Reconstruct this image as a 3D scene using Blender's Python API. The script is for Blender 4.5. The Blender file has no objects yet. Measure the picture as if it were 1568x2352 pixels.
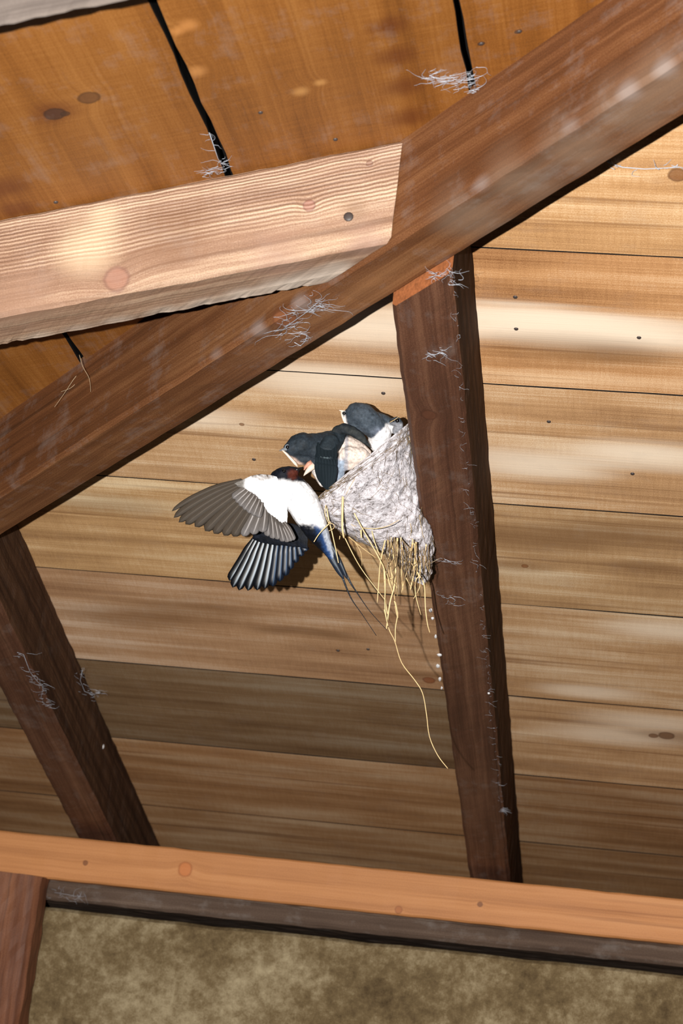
import bpy, bmesh, math, random
from mathutils import Vector, noise, Matrix
random.seed(7)
SC = bpy.context.scene
COL = SC.collection
V = Vector

# ------------------------------------------------------------------ camera, light, exposure
CAMP = V((0, 0, 1.6))
F = 4799.78
RT = V((0.98348814, 0.14001289, 0.11466245))      # camera right
UP = V((-0.07092278, -0.28471556, 0.95598484))    # camera up
FW = V((-0.16649638, 0.94833193, 0.27008427))     # viewing direction
cam_data = bpy.data.cameras.new('camera')
cam = bpy.data.objects.new('camera', cam_data); COL.objects.link(cam)
cam_data.sensor_fit = 'VERTICAL'; cam_data.sensor_height = 36.0; cam_data.sensor_width = 24.0
cam_data.lens = F / 2352 * 36.0
cam_data.clip_start = 0.05
cam_data.dof.use_dof = True; cam_data.dof.focus_distance = 2.03; cam_data.dof.aperture_fstop = 13
m = Matrix.Identity(4)
for i in range(3):
    m[i][0] = RT[i]; m[i][1] = UP[i]; m[i][2] = -FW[i]; m[i][3] = CAMP[i]
cam.matrix_world = m
SC.camera = cam
SC.view_settings.view_transform = 'Standard'
SC.view_settings.look = 'None'
SC.view_settings.gamma = 1.0
SC.view_settings.use_curve_mapping = False
SC.view_settings.exposure = 0.0
SC.cycles.diffuse_bounces = 2

world = bpy.data.worlds.new('world'); SC.world = world; world.use_nodes = True
world.node_tree.nodes['Background'].inputs[0].default_value = (0.62, 0.72, 1.0, 1)
world.node_tree.nodes['Background'].inputs[1].default_value = 0.006

def lamp(name, loc, target, watts, radius, cone, col):
    d = bpy.data.lights.new(name, 'SPOT'); o = bpy.data.objects.new(name, d); COL.objects.link(o)
    d.energy = watts; d.shadow_soft_size = radius; d.spot_size = math.radians(cone); d.spot_blend = 0.6; d.color = col
    o.location = loc; o.rotation_euler = (target - loc).to_track_quat('-Z', 'Y').to_euler()
    return o
# the photographer's flash, on a bracket to the left of the lens
FLASH = CAMP - RT * 0.145 + UP * 0.012
lamp('camera_flash', FLASH, CAMP + FW * 2.0 + UP * 0.12, 335, 0.007, 75, (1.0, 0.955, 0.89))

# ------------------------------------------------------------------ geometry helpers
def ray(px, py): return RT * ((px - 784) / F) - UP * ((py - 1176) / F) + FW
def P(px, py, dep): return CAMP + ray(px, py) * dep
def cast(px, py, p0, n):
    d = ray(px, py); return CAMP + d * ((p0 - CAMP).dot(n) / d.dot(n))
TH = 0.27312194
N1 = V((0, -math.sin(TH), -math.cos(TH)))          # inside normal of the slope behind the nest
DN = V((0, math.cos(TH), -math.sin(TH)))           # down that slope
P1 = CAMP + FW * 2.3
HD = V((0.71191637, -0.67623377, 0.18942804)).normalized()   # along the hip, towards the ridge
HS = V((0.688703, 0.72504357, 0)).normalized()
HU = V((-0.13734358, 0.13045966, 0.98189461)).normalized()
R0 = P1 + V((-0.47170699, 0, 0))
N2 = V((0.25713499, 0, -0.96637549)).normalized()
DN2 = V((-0.96637549, 0, -0.25713499)).normalized()  # down the second slope (towards the left)
HW, HDEP = 0.056, 0.099

def tag(o, label=None, cat=None, group=None, kind=None):
    if label: o['label'] = label
    if cat: o['category'] = cat
    if group: o['group'] = group
    if kind: o['kind'] = kind
    return o

def link(name, me, parent=None, mats=()):
    o = bpy.data.objects.new(name, me); COL.objects.link(o)
    for mt in mats: me.materials.append(mt)
    if parent is not None:
        o.parent = parent
        w = parent.get('_w')
        base = V(parent['_w']) if w is not None else V((0, 0, 0))
        o.location = -base
        o['_w'] = (0.0, 0.0, 0.0)
    return o

def empty(name, loc):
    o = bpy.data.objects.new(name, None); COL.objects.link(o); o.location = loc; o['_w'] = tuple(loc); o.empty_display_size = 0.02
    return o

def from_pydata(verts, faces, smooth=True):
    me = bpy.data.meshes.new('mesh'); me.from_pydata([tuple(v) for v in verts], [], faces)
    me.validate()
    if smooth:
        for p in me.polygons: p.use_smooth = True
    return me

def set_col(me, fn):
    a = me.color_attributes.new('Col', 'FLOAT_COLOR', 'POINT')
    for i, v in enumerate(me.vertices):
        c = fn(v.co); a.data[i].color = (c[0], c[1], c[2], 1)

def lin(r, g, b):
    f = lambda c: (c / 255 / 12.92) if c / 255 <= 0.04045 else ((c / 255 + 0.055) / 1.055) ** 2.4
    return (f(r), f(g), f(b))

# ------------------------------------------------------------------ materials
class NT:
    def __init__(s, name):
        s.m = bpy.data.materials.new(name); s.m.use_nodes = True; s.t = s.m.node_tree; s.b = s.t.nodes['Principled BSDF']
    def n(s, typ, **kw):
        x = s.t.nodes.new(typ)
        for k, v in kw.items(): setattr(x, k, v)
        return x
    def l(s, a, b): s.t.links.new(a, b)
    def val(s, sock, v):
        if hasattr(v, 'is_output') or isinstance(v, bpy.types.NodeSocket): s.l(v, sock)
        else: sock.default_value = v
    def math(s, op, a, b=0.0, c=None, clamp=False):
        x = s.n('ShaderNodeMath', operation=op); x.use_clamp = clamp
        s.val(x.inputs[0], a); s.val(x.inputs[1], b)
        if c is not None: s.val(x.inputs[2], c)
        return x.outputs[0]
    def vmath(s, op, a, b=(0, 0, 0)):
        x = s.n('ShaderNodeVectorMath', operation=op); s.val(x.inputs[0], a); s.val(x.inputs[1], b)
        return x
    def noise(s, vec, scale, detail=4, rough=0.55):
        x = s.n('ShaderNodeTexNoise'); s.l(vec, x.inputs['Vector']); x.inputs['Scale'].default_value = scale
        x.inputs['Detail'].default_value = detail; x.inputs['Roughness'].default_value = rough
        return x.outputs['Fac']
    def mix(s, fac, a, b, typ='MIX'):
        x = s.n('ShaderNodeMix', data_type='RGBA', blend_type=typ)
        s.val(x.inputs[0], fac); s.val(x.inputs[6], a); s.val(x.inputs[7], b)
        return x.outputs[2]
    def ramp(s, fac, stops):
        x = s.n('ShaderNodeValToRGB'); s.l(fac, x.inputs[0]); r = x.color_ramp
        while len(r.elements) > 1: r.elements.remove(r.elements[-1])
        r.elements[0].position = stops[0][0]; r.elements[0].color = (*stops[0][1], 1)
        for p, c in stops[1:]:
            e = r.elements.new(p); e.color = (*c, 1)
        return x.outputs[0]

def wood(name, dark, mid, light, ring=0.016, rough=0.55, knots=(), spec=0.3, seed=0.0, fine=1.0, dust=0.0, saw=0.0, bump=0.5, blotch=1.0, speck=0.4, ringamt=0.10, stains_glints=(), stretch=(1, 1, 1), sawmask=None, cross=0.0, streak=0.6):
    """plank wood: grain runs along U (metres), rings across V; knots = (world point, radius, colour)"""
    t = NT(name)
    uv = t.n('ShaderNodeUVMap', uv_map='grain').outputs[0]
    sp = t.n('ShaderNodeSeparateXYZ'); t.l(uv, sp.inputs[0])
    u, v = sp.outputs[0], sp.outputs[1]
    pos = t.n('ShaderNodeTexCoord').outputs['Object']
    kn = []
    for (kp, kr, kc, *pale) in knots:
        d = t.vmath('DISTANCE', pos, tuple(kp)).outputs['Value']
        kn.append((d, kr, kc, pale))
        g = t.math('POWER', 2.718, t.math('MULTIPLY', t.math('POWER', t.math('DIVIDE', d, kr * 1.9), 2.0), -1.0))
        v = t.math('ADD', v, t.math('MULTIPLY', g, kr * 0.7))
    def vec(su, sv, w=0.0):
        c = t.n('ShaderNodeCombineXYZ'); t.l(t.math('MULTIPLY', u, su), c.inputs[0]); t.l(t.math('MULTIPLY', v, sv), c.inputs[1]); c.inputs[2].default_value = seed + w
        return c.outputs[0]
    wav = t.noise(vec(1.6, 9), 1.0, 3, 0.5)
    vv = t.math('ADD', v, t.math('MULTIPLY', t.math('SUBTRACT', wav, 0.5), 0.09))
    rings = t.math('ADD', t.math('MULTIPLY', t.math('SINE', t.math('MULTIPLY', vv, 6.2832 / ring)), 0.5), 0.5)
    rings = t.math('POWER', rings, 1.6)
    f1 = t.noise(vec(4, 420, 3), 1.0, 4, 0.65)
    f2 = t.noise(vec(2.2, 55, 5), 1.0, 5, 0.6)
    bl = t.noise(vec(2.5, 9, 9), 1.0, 4, 0.6)
    grn = t.noise(vec(800, 800, 2), 1.0, 1, 0.5)
    fac = t.math('ADD', t.math('MULTIPLY', rings, ringamt), t.math('ADD', t.math('MULTIPLY', f1, 0.42 * fine), t.math('MULTIPLY', f2, 0.5)))
    fac = t.math('ADD', fac, t.math('MULTIPLY', t.math('SUBTRACT', bl, 0.5), 0.75 * blotch))
    fac = t.math('ADD', fac, t.math('MULTIPLY', t.math('SUBTRACT', grn, 0.5), speck))
    if cross:
        xn = t.noise(vec(330, 26, 12), 1.0, 2, 0.5)
        fac = t.math('ADD', fac, t.math('MULTIPLY', t.math('SUBTRACT', xn, 0.5), cross))
    h = t.math('ADD', t.math('MULTIPLY', f1, 0.5), t.math('MULTIPLY', rings, 0.3))
    if saw:
        sl = t.n('ShaderNodeCombineXYZ'); t.l(t.math('MULTIPLY', u, 14), sl.inputs[0]); t.l(t.math('MULTIPLY', v, 190), sl.inputs[1])
        s1 = t.noise(sl.outputs[0], 1.0, 2, 0.5)
        s2 = t.math('ADD', t.math('MULTIPLY', t.math('SINE', t.math('MULTIPLY', t.math('ADD', v, t.math('MULTIPLY', t.math('SUBTRACT', wav, 0.5), 0.02)), 6.2832 / 0.0033)), 0.5), 0.5)
        if sawmask:
            mk = t.n('ShaderNodeMapRange', interpolation_type='SMOOTHSTEP'); t.l(sp.outputs[1], mk.inputs[0]); mk.inputs[1].default_value = sawmask[0]; mk.inputs[2].default_value = sawmask[1]
            s2 = t.math('ADD', 0.45, t.math('MULTIPLY', t.math('SUBTRACT', s2, 0.45), mk.outputs[0]))
        s3 = t.math('MULTIPLY', s2, t.math('MULTIPLY', s1, 1.6))
        fac = t.math('ADD', fac, t.math('MULTIPLY', t.math('SUBTRACT', s3, 0.35), saw))
        h = t.math('ADD', h, t.math('MULTIPLY', s2, saw))
    c = t.ramp(fac, [(0.12, dark), (0.5, mid), (0.85, light)])
    sk = t.noise(vec(1.1, 105, 15), 1.0, 2, 0.5); sk2 = t.noise(vec(3.5, 12, 18), 1.0, 2, 0.5)
    mk = t.n('ShaderNodeMapRange', interpolation_type='SMOOTHSTEP'); t.l(t.math('ADD', sk, t.math('MULTIPLY', t.math('SUBTRACT', sk2, 0.5), 0.35)), mk.inputs[0])
    mk.inputs[1].default_value = 0.60; mk.inputs[2].default_value = 0.74; mk.inputs[3].default_value = 0; mk.inputs[4].default_value = streak
    c = t.mix(mk.outputs[0], c, (*dark, 1))
    at = t.n('ShaderNodeAttribute', attribute_name='tone').outputs['Color']
    c = t.mix(1.0, c, at, 'MULTIPLY')
    for (sp_, sr_, sc_, sa_) in stains_glints:
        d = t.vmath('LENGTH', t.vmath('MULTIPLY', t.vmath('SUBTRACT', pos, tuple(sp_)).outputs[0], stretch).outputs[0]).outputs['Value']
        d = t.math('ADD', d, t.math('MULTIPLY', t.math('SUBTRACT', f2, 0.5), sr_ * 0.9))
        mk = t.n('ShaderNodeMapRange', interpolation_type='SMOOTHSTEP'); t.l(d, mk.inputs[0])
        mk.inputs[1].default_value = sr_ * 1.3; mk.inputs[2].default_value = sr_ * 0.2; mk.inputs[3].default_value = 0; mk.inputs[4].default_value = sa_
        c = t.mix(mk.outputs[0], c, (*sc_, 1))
    for (d, kr, kc, pale) in kn:
        edge = t.math('ADD', d, t.math('MULTIPLY', t.math('SUBTRACT', f2, 0.5), kr * 0.7))
        mk = t.n('ShaderNodeMapRange', interpolation_type='SMOOTHSTEP'); t.l(edge, mk.inputs[0])
        mk.inputs[1].default_value = kr * (1.5 if pale else 1.15); mk.inputs[2].default_value = kr * (0.1 if pale else 0.75); mk.inputs[3].default_value = 0; mk.inputs[4].default_value = 0.5 if pale else 0.75
        rim = t.math('MULTIPLY', t.math('SUBTRACT', 1.0, t.math('MULTIPLY', t.math('ABSOLUTE', t.math('SUBTRACT', t.math('DIVIDE', edge, kr), 0.92)), 5.0), clamp=True), 0.6)
        c = t.mix(mk.outputs[0], c, (*kc, 1))
        c = c if pale else t.mix(rim, c, (*[q * 0.5 for q in kc], 1))
    if dust:
        dn = t.noise(pos, 26, 5, 0.7); dn2 = t.noise(vec(12, 120, 7), 1.0, 3, 0.6)
        dm = t.n('ShaderNodeMapRange'); t.l(t.math('ADD', t.math('MULTIPLY', dn, 0.7), t.math('MULTIPLY', dn2, 0.3)), dm.inputs[0])
        dm.inputs[1].default_value = 0.52; dm.inputs[2].default_value = 0.75; dm.inputs[3].default_value = 0; dm.inputs[4].default_value = dust
        c = t.mix(dm.outputs[0], c, (*lin(150, 145, 142), 1))
    t.l(c, t.b.inputs['Base Color'])
    t.b.inputs['Roughness'].default_value = rough
    t.b.inputs['Specular IOR Level'].default_value = spec
    bp = t.n('ShaderNodeBump'); bp.inputs['Strength'].default_value = bump; bp.inputs['Distance'].default_value = 0.0012
    t.l(h, bp.inputs['Height']); t.l(bp.outputs[0], t.b.inputs['Normal'])
    return t.m

def plain(name, col, rough=0.6, spec=0.3, var=0.0, scale=200, bump=0.0):
    t = NT(name)
    t.b.inputs['Base Color'].default_value = (*col, 1)
    t.b.inputs['Roughness'].default_value = rough; t.b.inputs['Specular IOR Level'].default_value = spec
    if var or bump:
        pos = t.n('ShaderNodeTexCoord').outputs['Object']; n = t.noise(pos, scale, 4, 0.6)
        if var:
            c = t.ramp(n, [(0.3, [x * (1 - var) for x in col]), (0.7, [min(1, x * (1 + var)) for x in col])]); t.l(c, t.b.inputs['Base Color'])
        if bump:
            b = t.n('ShaderNodeBump'); b.inputs['Strength'].default_value = bump; b.inputs['Distance'].default_value = 0.002; t.l(n, b.inputs['Height']); t.l(b.outputs[0], t.b.inputs['Normal'])
    return t.m

def plumage(name, rough=0.6, spec=0.25, sheen=0.0, bscale=420, bump=0.35):
    """feathering: colour from the 'Col' attribute, broken up by fine barbs"""
    t = NT(name)
    at = t.n('ShaderNodeAttribute', attribute_name='Col').outputs['Color']
    pos = t.n('ShaderNodeTexCoord').outputs['Object']
    n = t.noise(pos, bscale, 4, 0.65)
    c = t.mix(1.0, at, t.ramp(n, [(0.3, (0.62, 0.62, 0.62)), (0.7, (1.25, 1.25, 1.25))]), 'MULTIPLY')
    t.l(c, t.b.inputs['Base Color'])
    t.b.inputs['Roughness'].default_value = rough; t.b.inputs['Specular IOR Level'].default_value = spec
    b = t.n('ShaderNodeBump'); b.inputs['Strength'].default_value = bump; b.inputs['Distance'].default_value = 0.0015; t.l(n, b.inputs['Height']); t.l(b.outputs[0], t.b.inputs['Normal'])
    return t.m

def vane(name, inner, outer, shaft, rough=0.5, spec=0.4, edge=None, sw=0.07, tipc=None):
    """a flight feather: U along (0 root .. 1 tip), V across (0 .. 1), pale shaft at V = 0.42"""
    t = NT(name)
    uv = t.n('ShaderNodeUVMap', uv_map='grain').outputs[0]
    sp = t.n('ShaderNodeSeparateXYZ'); t.l(uv, sp.inputs[0]); u, v = sp.outputs[0], sp.outputs[1]
    cb = t.n('ShaderNodeCombineXYZ'); t.l(t.math('ADD', t.math('MULTIPLY', u, 60), t.math('MULTIPLY', t.math('ABSOLUTE', t.math('SUBTRACT', v, 0.42)), 25)), cb.inputs[0]); t.l(t.math('MULTIPLY', v, 3), cb.inputs[1])
    n = t.noise(cb.outputs[0], 1.0, 3, 0.6)
    c = t.mix(v, (*outer, 1), (*inner, 1))
    if tipc: 
        c = t.mix(t.math('POWER', u, 2.5), c, (*tipc, 1))
    c = t.mix(1.0, c, t.ramp(n, [(0.25, (0.7, 0.7, 0.7)), (0.75, (1.2, 1.2, 1.2))]), 'MULTIPLY')
    if edge:
        e = t.math('SUBTRACT', 1.0, t.math('MULTIPLY', t.math('MINIMUM', v, t.math('SUBTRACT', 1.0, v)), 11.0), clamp=True)
        c = t.mix(t.math('MULTIPLY', e, 0.8), c, (*edge, 1))
    s = t.math('SUBTRACT', 1.0, t.math('DIVIDE', t.math('ABSOLUTE', t.math('SUBTRACT', v, 0.42)), sw), clamp=True)
    s = t.math('MULTIPLY', s, t.math('SUBTRACT', 1.0, t.math('POWER', u, 6.0)))
    c = t.mix(s, c, (*shaft, 1))
    t.l(c, t.b.inputs['Base Color']); t.b.inputs['Roughness'].default_value = rough; t.b.inputs['Specular IOR Level'].default_value = spec
    return t.m

# ------------------------------------------------------------------ timbers
def timber(name, a, axis, length, s1, w1, s2, w2, mat, parent=None, cut0=None, cut1=None, jit=0.0008, seg=0.02, tone=(1, 1, 1), bev=0.003, seed=0, ragged=(), endmat=None, sidemat=None):
    """bar from a along axis; section spans 0..w1 along s1 and 0..w2 along s2; ends cut on planes (point, normal)"""
    axis = axis.normalized(); nseg = max(2, int(length / seg))
    prof = []
    nA = max(2, int(w1 / 0.012)); nB = max(2, int(w2 / 0.012))
    def edge(p, q, k):
        for i in range(k): prof.append((p[0] + (q[0] - p[0]) * i / k, p[1] + (q[1] - p[1]) * i / k))
    b = bev
    edge((b, 0), (w1 - b, 0), nA); prof.append((w1 - b, 0)); edge((w1, b), (w1, w2 - b), nB); prof.append((w1, w2 - b))
    edge((w1 - b, w2), (b, w2), nA); prof.append((b, w2)); edge((0, w2 - b), (0, b), nB); prof.append((0, b))
    per = [0.0]
    for i in range(len(prof)):
        p, q = prof[i], prof[(i + 1) % len(prof)]; per.append(per[-1] + math.hypot(q[0] - p[0], q[1] - p[1]))
    verts = []; us = []
    np_ = len(prof)
    for k in range(nseg + 1):
        tt = length * k / nseg
        for i, (x, y) in enumerate(prof):
            base = a + s1 * x + s2 * y
            p = base + axis * tt
            lo, hi = 0.0, length
            if cut0: lo = (cut0[0] - base).dot(cut0[1]) / axis.dot(cut0[1])
            if cut1: hi = (cut1[0] - base).dot(cut1[1]) / axis.dot(cut1[1])
            tt2 = lo + (hi - lo) * k / nseg
            p = base + axis * tt2
            j = noise.noise_vector(p * 35 + V((seed, 0, 0))) * jit + noise.noise_vector(p * 160 + V((seed, 3, 0))) * jit * 0.5
            corner = (min(x, w1 - x) < b * 1.2) and (min(y, w2 - y) < b * 1.2)
            for (rx, ry, amt) in ragged:
                if corner and abs(x - rx * w1) < b * 1.5 and abs(y - ry * w2) < b * 1.5:
                    j = j + (s1 * (0.5 - rx) + s2 * (0.5 - ry)) * (amt * max(0, noise.noise(p * 120) + 0.5 * noise.noise(p * 400)))
            verts.append(p + j); us.append(tt2)
    faces = []; uvs = []
    for k in range(nseg):
        for i in range(np_):
            i2 = (i + 1) % np_
            A, B, C, D = k * np_ + i, k * np_ + i2, (k + 1) * np_ + i2, (k + 1) * np_ + i
            faces.append((A, B, C, D)); uvs.append([(us[A], per[i]), (us[B], per[i + 1]), (us[C], per[i + 1]), (us[D], per[i])])
    faces.append(tuple(range(np_ - 1, -1, -1))); uvs.append([(prof[i][0] * 0.2, prof[i][1]) for i in range(np_ - 1, -1, -1)])
    faces.append(tuple(range(nseg * np_, (nseg + 1) * np_))); uvs.append([(prof[i][0] * 0.2, prof[i][1]) for i in range(np_)])
    me = bpy.data.meshes.new(name); me.from_pydata([tuple(v) for v in verts], [], faces)
    ul = me.uv_layers.new(name='grain'); i = 0
    for f in uvs:
        for q in f: ul.data[i].uv = (q[0] + seed, q[1] + seed * 0.37); i += 1
    at = me.color_attributes.new('tone', 'FLOAT_COLOR', 'POINT')
    for d in at.data: d.color = (*tone, 1)
    me.update()
    bm = bmesh.new(); bm.from_mesh(me); bmesh.ops.recalc_face_normals(bm, faces=bm.faces); bm.to_mesh(me); bm.free()
    o = link(name, me, parent, [mat] + ([endmat] if endmat else []))
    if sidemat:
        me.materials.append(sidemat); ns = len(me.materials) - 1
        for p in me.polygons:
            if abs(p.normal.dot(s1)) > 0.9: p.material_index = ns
    if endmat:
        for p in me.polygons:
            if len(p.vertices) == np_: p.material_index = 1
    return o

class Boards:
    """boards of one slope gathered in one mesh, each with its own tone and grain offset"""
    def __init__(s): s.v = []; s.f = []; s.uv = []; s.tone = []; s.mi = []
    def board(s, o, ex, ey, ez, x0, x1, y0, y1, th, tone, seed, nx=None, gap=0.0012, wob=0.0012, ch=0.0008):
        nx = nx or max(2, int((x1 - x0) / 0.03)); b = len(s.v)
        sec = [(y0 + gap, -0.002), (y0 + gap + ch, 0.0), (y0 * 0.75 + y1 * 0.25, 0.0), (y0 * .5 + y1 * .5, 0.0), (y0 * .25 + y1 * .75, 0.0), (y1 - gap - ch, 0.0), (y1 - gap, -0.002), (y1 - gap, -th), (y0 + gap, -th)]
        n = len(sec)
        for k in range(nx + 1):
            x = x0 + (x1 - x0) * k / nx
            for i, (y, z) in enumerate(sec):
                yy = y; 
                if i in (0, 1, 8): yy += wob * noise.noise(V((x * 9, seed, 1))) + wob * .6 * noise.noise(V((x * 60, seed, 1)))
                if i in (5, 6, 7): yy += wob * noise.noise(V((x * 9, seed, 5))) + wob * .6 * noise.noise(V((x * 60, seed, 5)))
                s.v.append(o + ex * x + ey * yy + ez * (z + 0.0006 * noise.noise(V((x * 4, y * 20, seed))))); s.tone.append(tone)
        for k in range(nx):
            xa = x0 + (x1 - x0) * k / nx; xb = x0 + (x1 - x0) * (k + 1) / nx
            for i in range(n):
                j = (i + 1) % n
                s.f.append((b + k * n + i, b + k * n + j, b + (k + 1) * n + j, b + (k + 1) * n + i))
                s.uv.append([(xa, sec[i][0]), (xa, sec[j][0]), (xb, sec[j][0]), (xb, sec[i][0])]); s.uv[-1] = [(p + seed * 1.7, q + seed * 0.31) for p, q in s.uv[-1]]
                s.mi.append(1 if i in (0, 5, 6, 8) else 0)
        for k, o_ in ((0, 1), (nx, 0)):
            q = [b + k * n + i for i in range(n)]
            s.f.append(tuple(q)); s.uv.append([(0, sec[i][1]) for i in range(n)]); s.mi.append(0)
    def sheet(s, pts, mi=1):
        b = len(s.v); s.v += pts; s.tone += [(1, 1, 1)] * len(pts); s.f.append(tuple(range(b, b + len(pts)))); s.uv.append([(0, 0)] * len(pts)); s.mi.append(mi)
    def build(s, name, mats):
        me = bpy.data.meshes.new(name); me.from_pydata([tuple(v) for v in s.v], [], s.f)
        ul = me.uv_layers.new(name='grain'); i = 0
        for f in s.uv:
            for q in f: ul.data[i].uv = q; i += 1
        at = me.color_attributes.new('tone', 'FLOAT_COLOR', 'POINT')
        for d, c in zip(at.data, s.tone): d.color = (*c, 1)
        for p, mi in zip(me.polygons, s.mi): p.material_index = mi
        bm = bmesh.new(); bm.from_mesh(me); bmesh.ops.recalc_face_normals(bm, faces=bm.faces); bm.to_mesh(me); bm.free()
        return link(name, me, None, mats)

# ------------------------------------------------------------------ the slope behind the nest
felt = plain('roofing_felt', lin(20, 18, 18), 0.9, 0.1)
def on1(px, py): return cast(px, py, P1, N1)
def on2(px, py): return cast(px, py, R0, N2)
K1 = [(on1(1555, 402), .008, lin(118, 72, 40)), (on1(776, 1494), .003, lin(128, 84, 46)),
      (on1(1530, 1690), .010, lin(100, 66, 42)), (on1(985, 1562), .008, lin(130, 68, 32)), (on1(1205, 1300), .004, lin(128, 78, 42)),
      (on1(555, 975), .003, lin(130, 84, 46)), (on1(1150, 1545), .004, lin(120, 70, 40)), (on1(1500, 1690), .006, lin(104, 66, 40))]
ceil_mat = wood('ceiling_boards', lin(122, 84, 54), lin(190, 150, 110), lin(236, 212, 182), ring=0.05, rough=0.42, knots=K1, spec=0.4, seed=2.0, dust=0.15, blotch=1.3, cross=0.15, bump=0.3, stretch=(0.28, 1, 1), stains_glints=[(on1(x, y), r, lin(244, 226, 204), .6) for x, y, r in ((850, 762, .03), (890, 740, .03), (1125, 728, .03), (1190, 742, .03), (1260, 752, .03), (1340, 760, .03), (1420, 764, .028), (1500, 768, .03), (1450, 1038, .022), (1530, 1052, .03), (1180, 1060, .03), (1260, 1075, .024), (700, 870, .03), (820, 880, .03), (440, 960, .024), (1350, 1590, .02), (1420, 1690, .03), (1500, 1660, .03), (1540, 1450, .024))] + [(on1(x, y), r, lin(120, 86, 56), .45) for x, y, r in ((1440, 815, .02), (1300, 800, .03), (1200, 1240, .03), (1340, 1230, .03), (1480, 1220, .03), (1190, 1300, .014), (700, 1450, .014), (780, 1462, .012), (620, 1448, .01), (300, 1420, .03), (420, 1400, .03), (250, 1160, .03), (1480, 1300, .014), (1540, 1690, .018), (990, 1555, .016))])  # pale bands paint the flash gloss into the board colour
T1 = [P1.x * 0 - 2.2, -0.80, -0.243, 0.34, 0.75]
tones = {}
rr = random.Random(11)
bd = Boards()
base = V((0, P1.y, P1.z))
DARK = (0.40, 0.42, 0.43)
LINES = [-1.29, -1.07, -0.85, -0.675, -0.470, -0.260, -0.040, 0.176, 0.409, 0.640, 0.865, 1.085, 1.30]
for k in range(len(LINES) - 1):
    s0, s1 = LINES[k], LINES[k + 1]
    sm = 0.5 * (s0 + s1)
    # the boards stop at the hip
    hx = R0.x + (sm / DN.dot(HD)) * HD.x if abs(DN.dot(HD)) > 1e-6 else -9
    q = (s1) / DN.dot(HD - V((0, 0, 0))); hx = R0.x + q * HD.x - 0.02
    for j in range(len(T1) - 1):
        xa, xb = max(T1[j], hx), T1[j + 1]
        if xb - xa < 0.05: continue
        bay = j
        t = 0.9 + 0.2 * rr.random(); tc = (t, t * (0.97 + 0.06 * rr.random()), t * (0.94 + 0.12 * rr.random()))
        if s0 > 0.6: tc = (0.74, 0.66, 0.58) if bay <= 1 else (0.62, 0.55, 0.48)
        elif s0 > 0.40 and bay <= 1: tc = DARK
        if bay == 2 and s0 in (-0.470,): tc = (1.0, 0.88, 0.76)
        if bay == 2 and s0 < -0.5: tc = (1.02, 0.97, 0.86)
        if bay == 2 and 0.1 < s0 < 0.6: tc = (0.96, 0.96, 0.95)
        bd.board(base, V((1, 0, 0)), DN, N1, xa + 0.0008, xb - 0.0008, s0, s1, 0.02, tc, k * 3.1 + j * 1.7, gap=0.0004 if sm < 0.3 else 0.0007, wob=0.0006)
b0 = base - N1 * 0.024
bd.sheet([b0 + V((-2.2, 0, 0)) + DN * 1.32, b0 + V((0.8, 0, 0)) + DN * 1.32, b0 + V((0.8, 0, 0)) + DN * -1.3, b0 + V((R0.x + (-1.3 / DN.dot(HD)) * HD.x, 0, 0)) + DN * -1.3, b0 + V((R0.x + 1.3 / DN.dot(HD) * HD.x, 0, 0)) + DN * 1.3])
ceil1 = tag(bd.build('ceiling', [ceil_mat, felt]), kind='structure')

# the slope on the other side of the hip
K2 = [(on2(432, 58), .008, lin(196, 136, 78), 1), (on2(405, 72), .006, lin(196, 136, 78), 1), (on2(450, 165), .008, lin(196, 140, 84), 1), (on2(690, 210), .007, lin(200, 150, 90), 1), (on2(735, 190), .005, lin(200, 150, 90), 1), (on2(128, 262), .009, lin(58, 40, 34)), (on2(205, 225), .009, lin(86, 56, 36)), (on2(150, 262), .004, lin(60, 40, 30)), (on2(1105, 100), .003, lin(60, 45, 40)), (on2(1190, 72), .003, lin(60, 45, 40))]
ceil2_mat = wood('hip_end_boards', lin(84, 48, 18), lin(132, 83, 36), lin(160, 110, 58), ring=0.05, rough=0.5, knots=K2, spec=0.3, seed=5.0, dust=0.25, blotch=0.8, streak=0.2, cross=0.25, stains_glints=[(on2(x, y), r, lin(84, 40, 20), .6) for x, y, r in ((935, 270, .02), (920, 200, .02), (905, 130, .018), (890, 60, .016), (10, 430, .022), (40, 480, .018), (128, 258, .02))])
bd = Boards()
E2 = [-1.10, -0.892, -0.676, -0.462, -0.246, -0.03, 0.18, 0.40]   # measured along DN2 upward (negative = up the slope)
for k in range(len(E2) - 1):
    t = 0.92 + 0.16 * rr.random()
    yb = R0.y + 0.06 + (E2[k + 1] * DN2.x / HD.x) * HD.y
    bd.board(R0 - V((0, R0.y, 0)), V((0, 1, 0)), DN2, N2, 0.55, yb, E2[k], E2[k + 1], 0.02, (t, t * .99, t * .96), 40 + k * 2.3, gap=0.0022, wob=0.003)
b0 = R0 - V((0, R0.y, 0)) - N2 * 0.024
hy = lambda t: R0.y + (t * DN2.x / HD.x) * HD.y + 0.02
bd.sheet([b0 + DN2 * -1.1 + V((0, 0.5, 0)), b0 + DN2 * 0.4 + V((0, 0.5, 0)), b0 + DN2 * 0.4 + V((0, hy(0.4), 0)), b0 + DN2 * -1.1 + V((0, hy(-1.1), 0))])
ceil2 = tag(bd.build('ceiling', [ceil2_mat, felt]), kind='structure')

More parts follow.
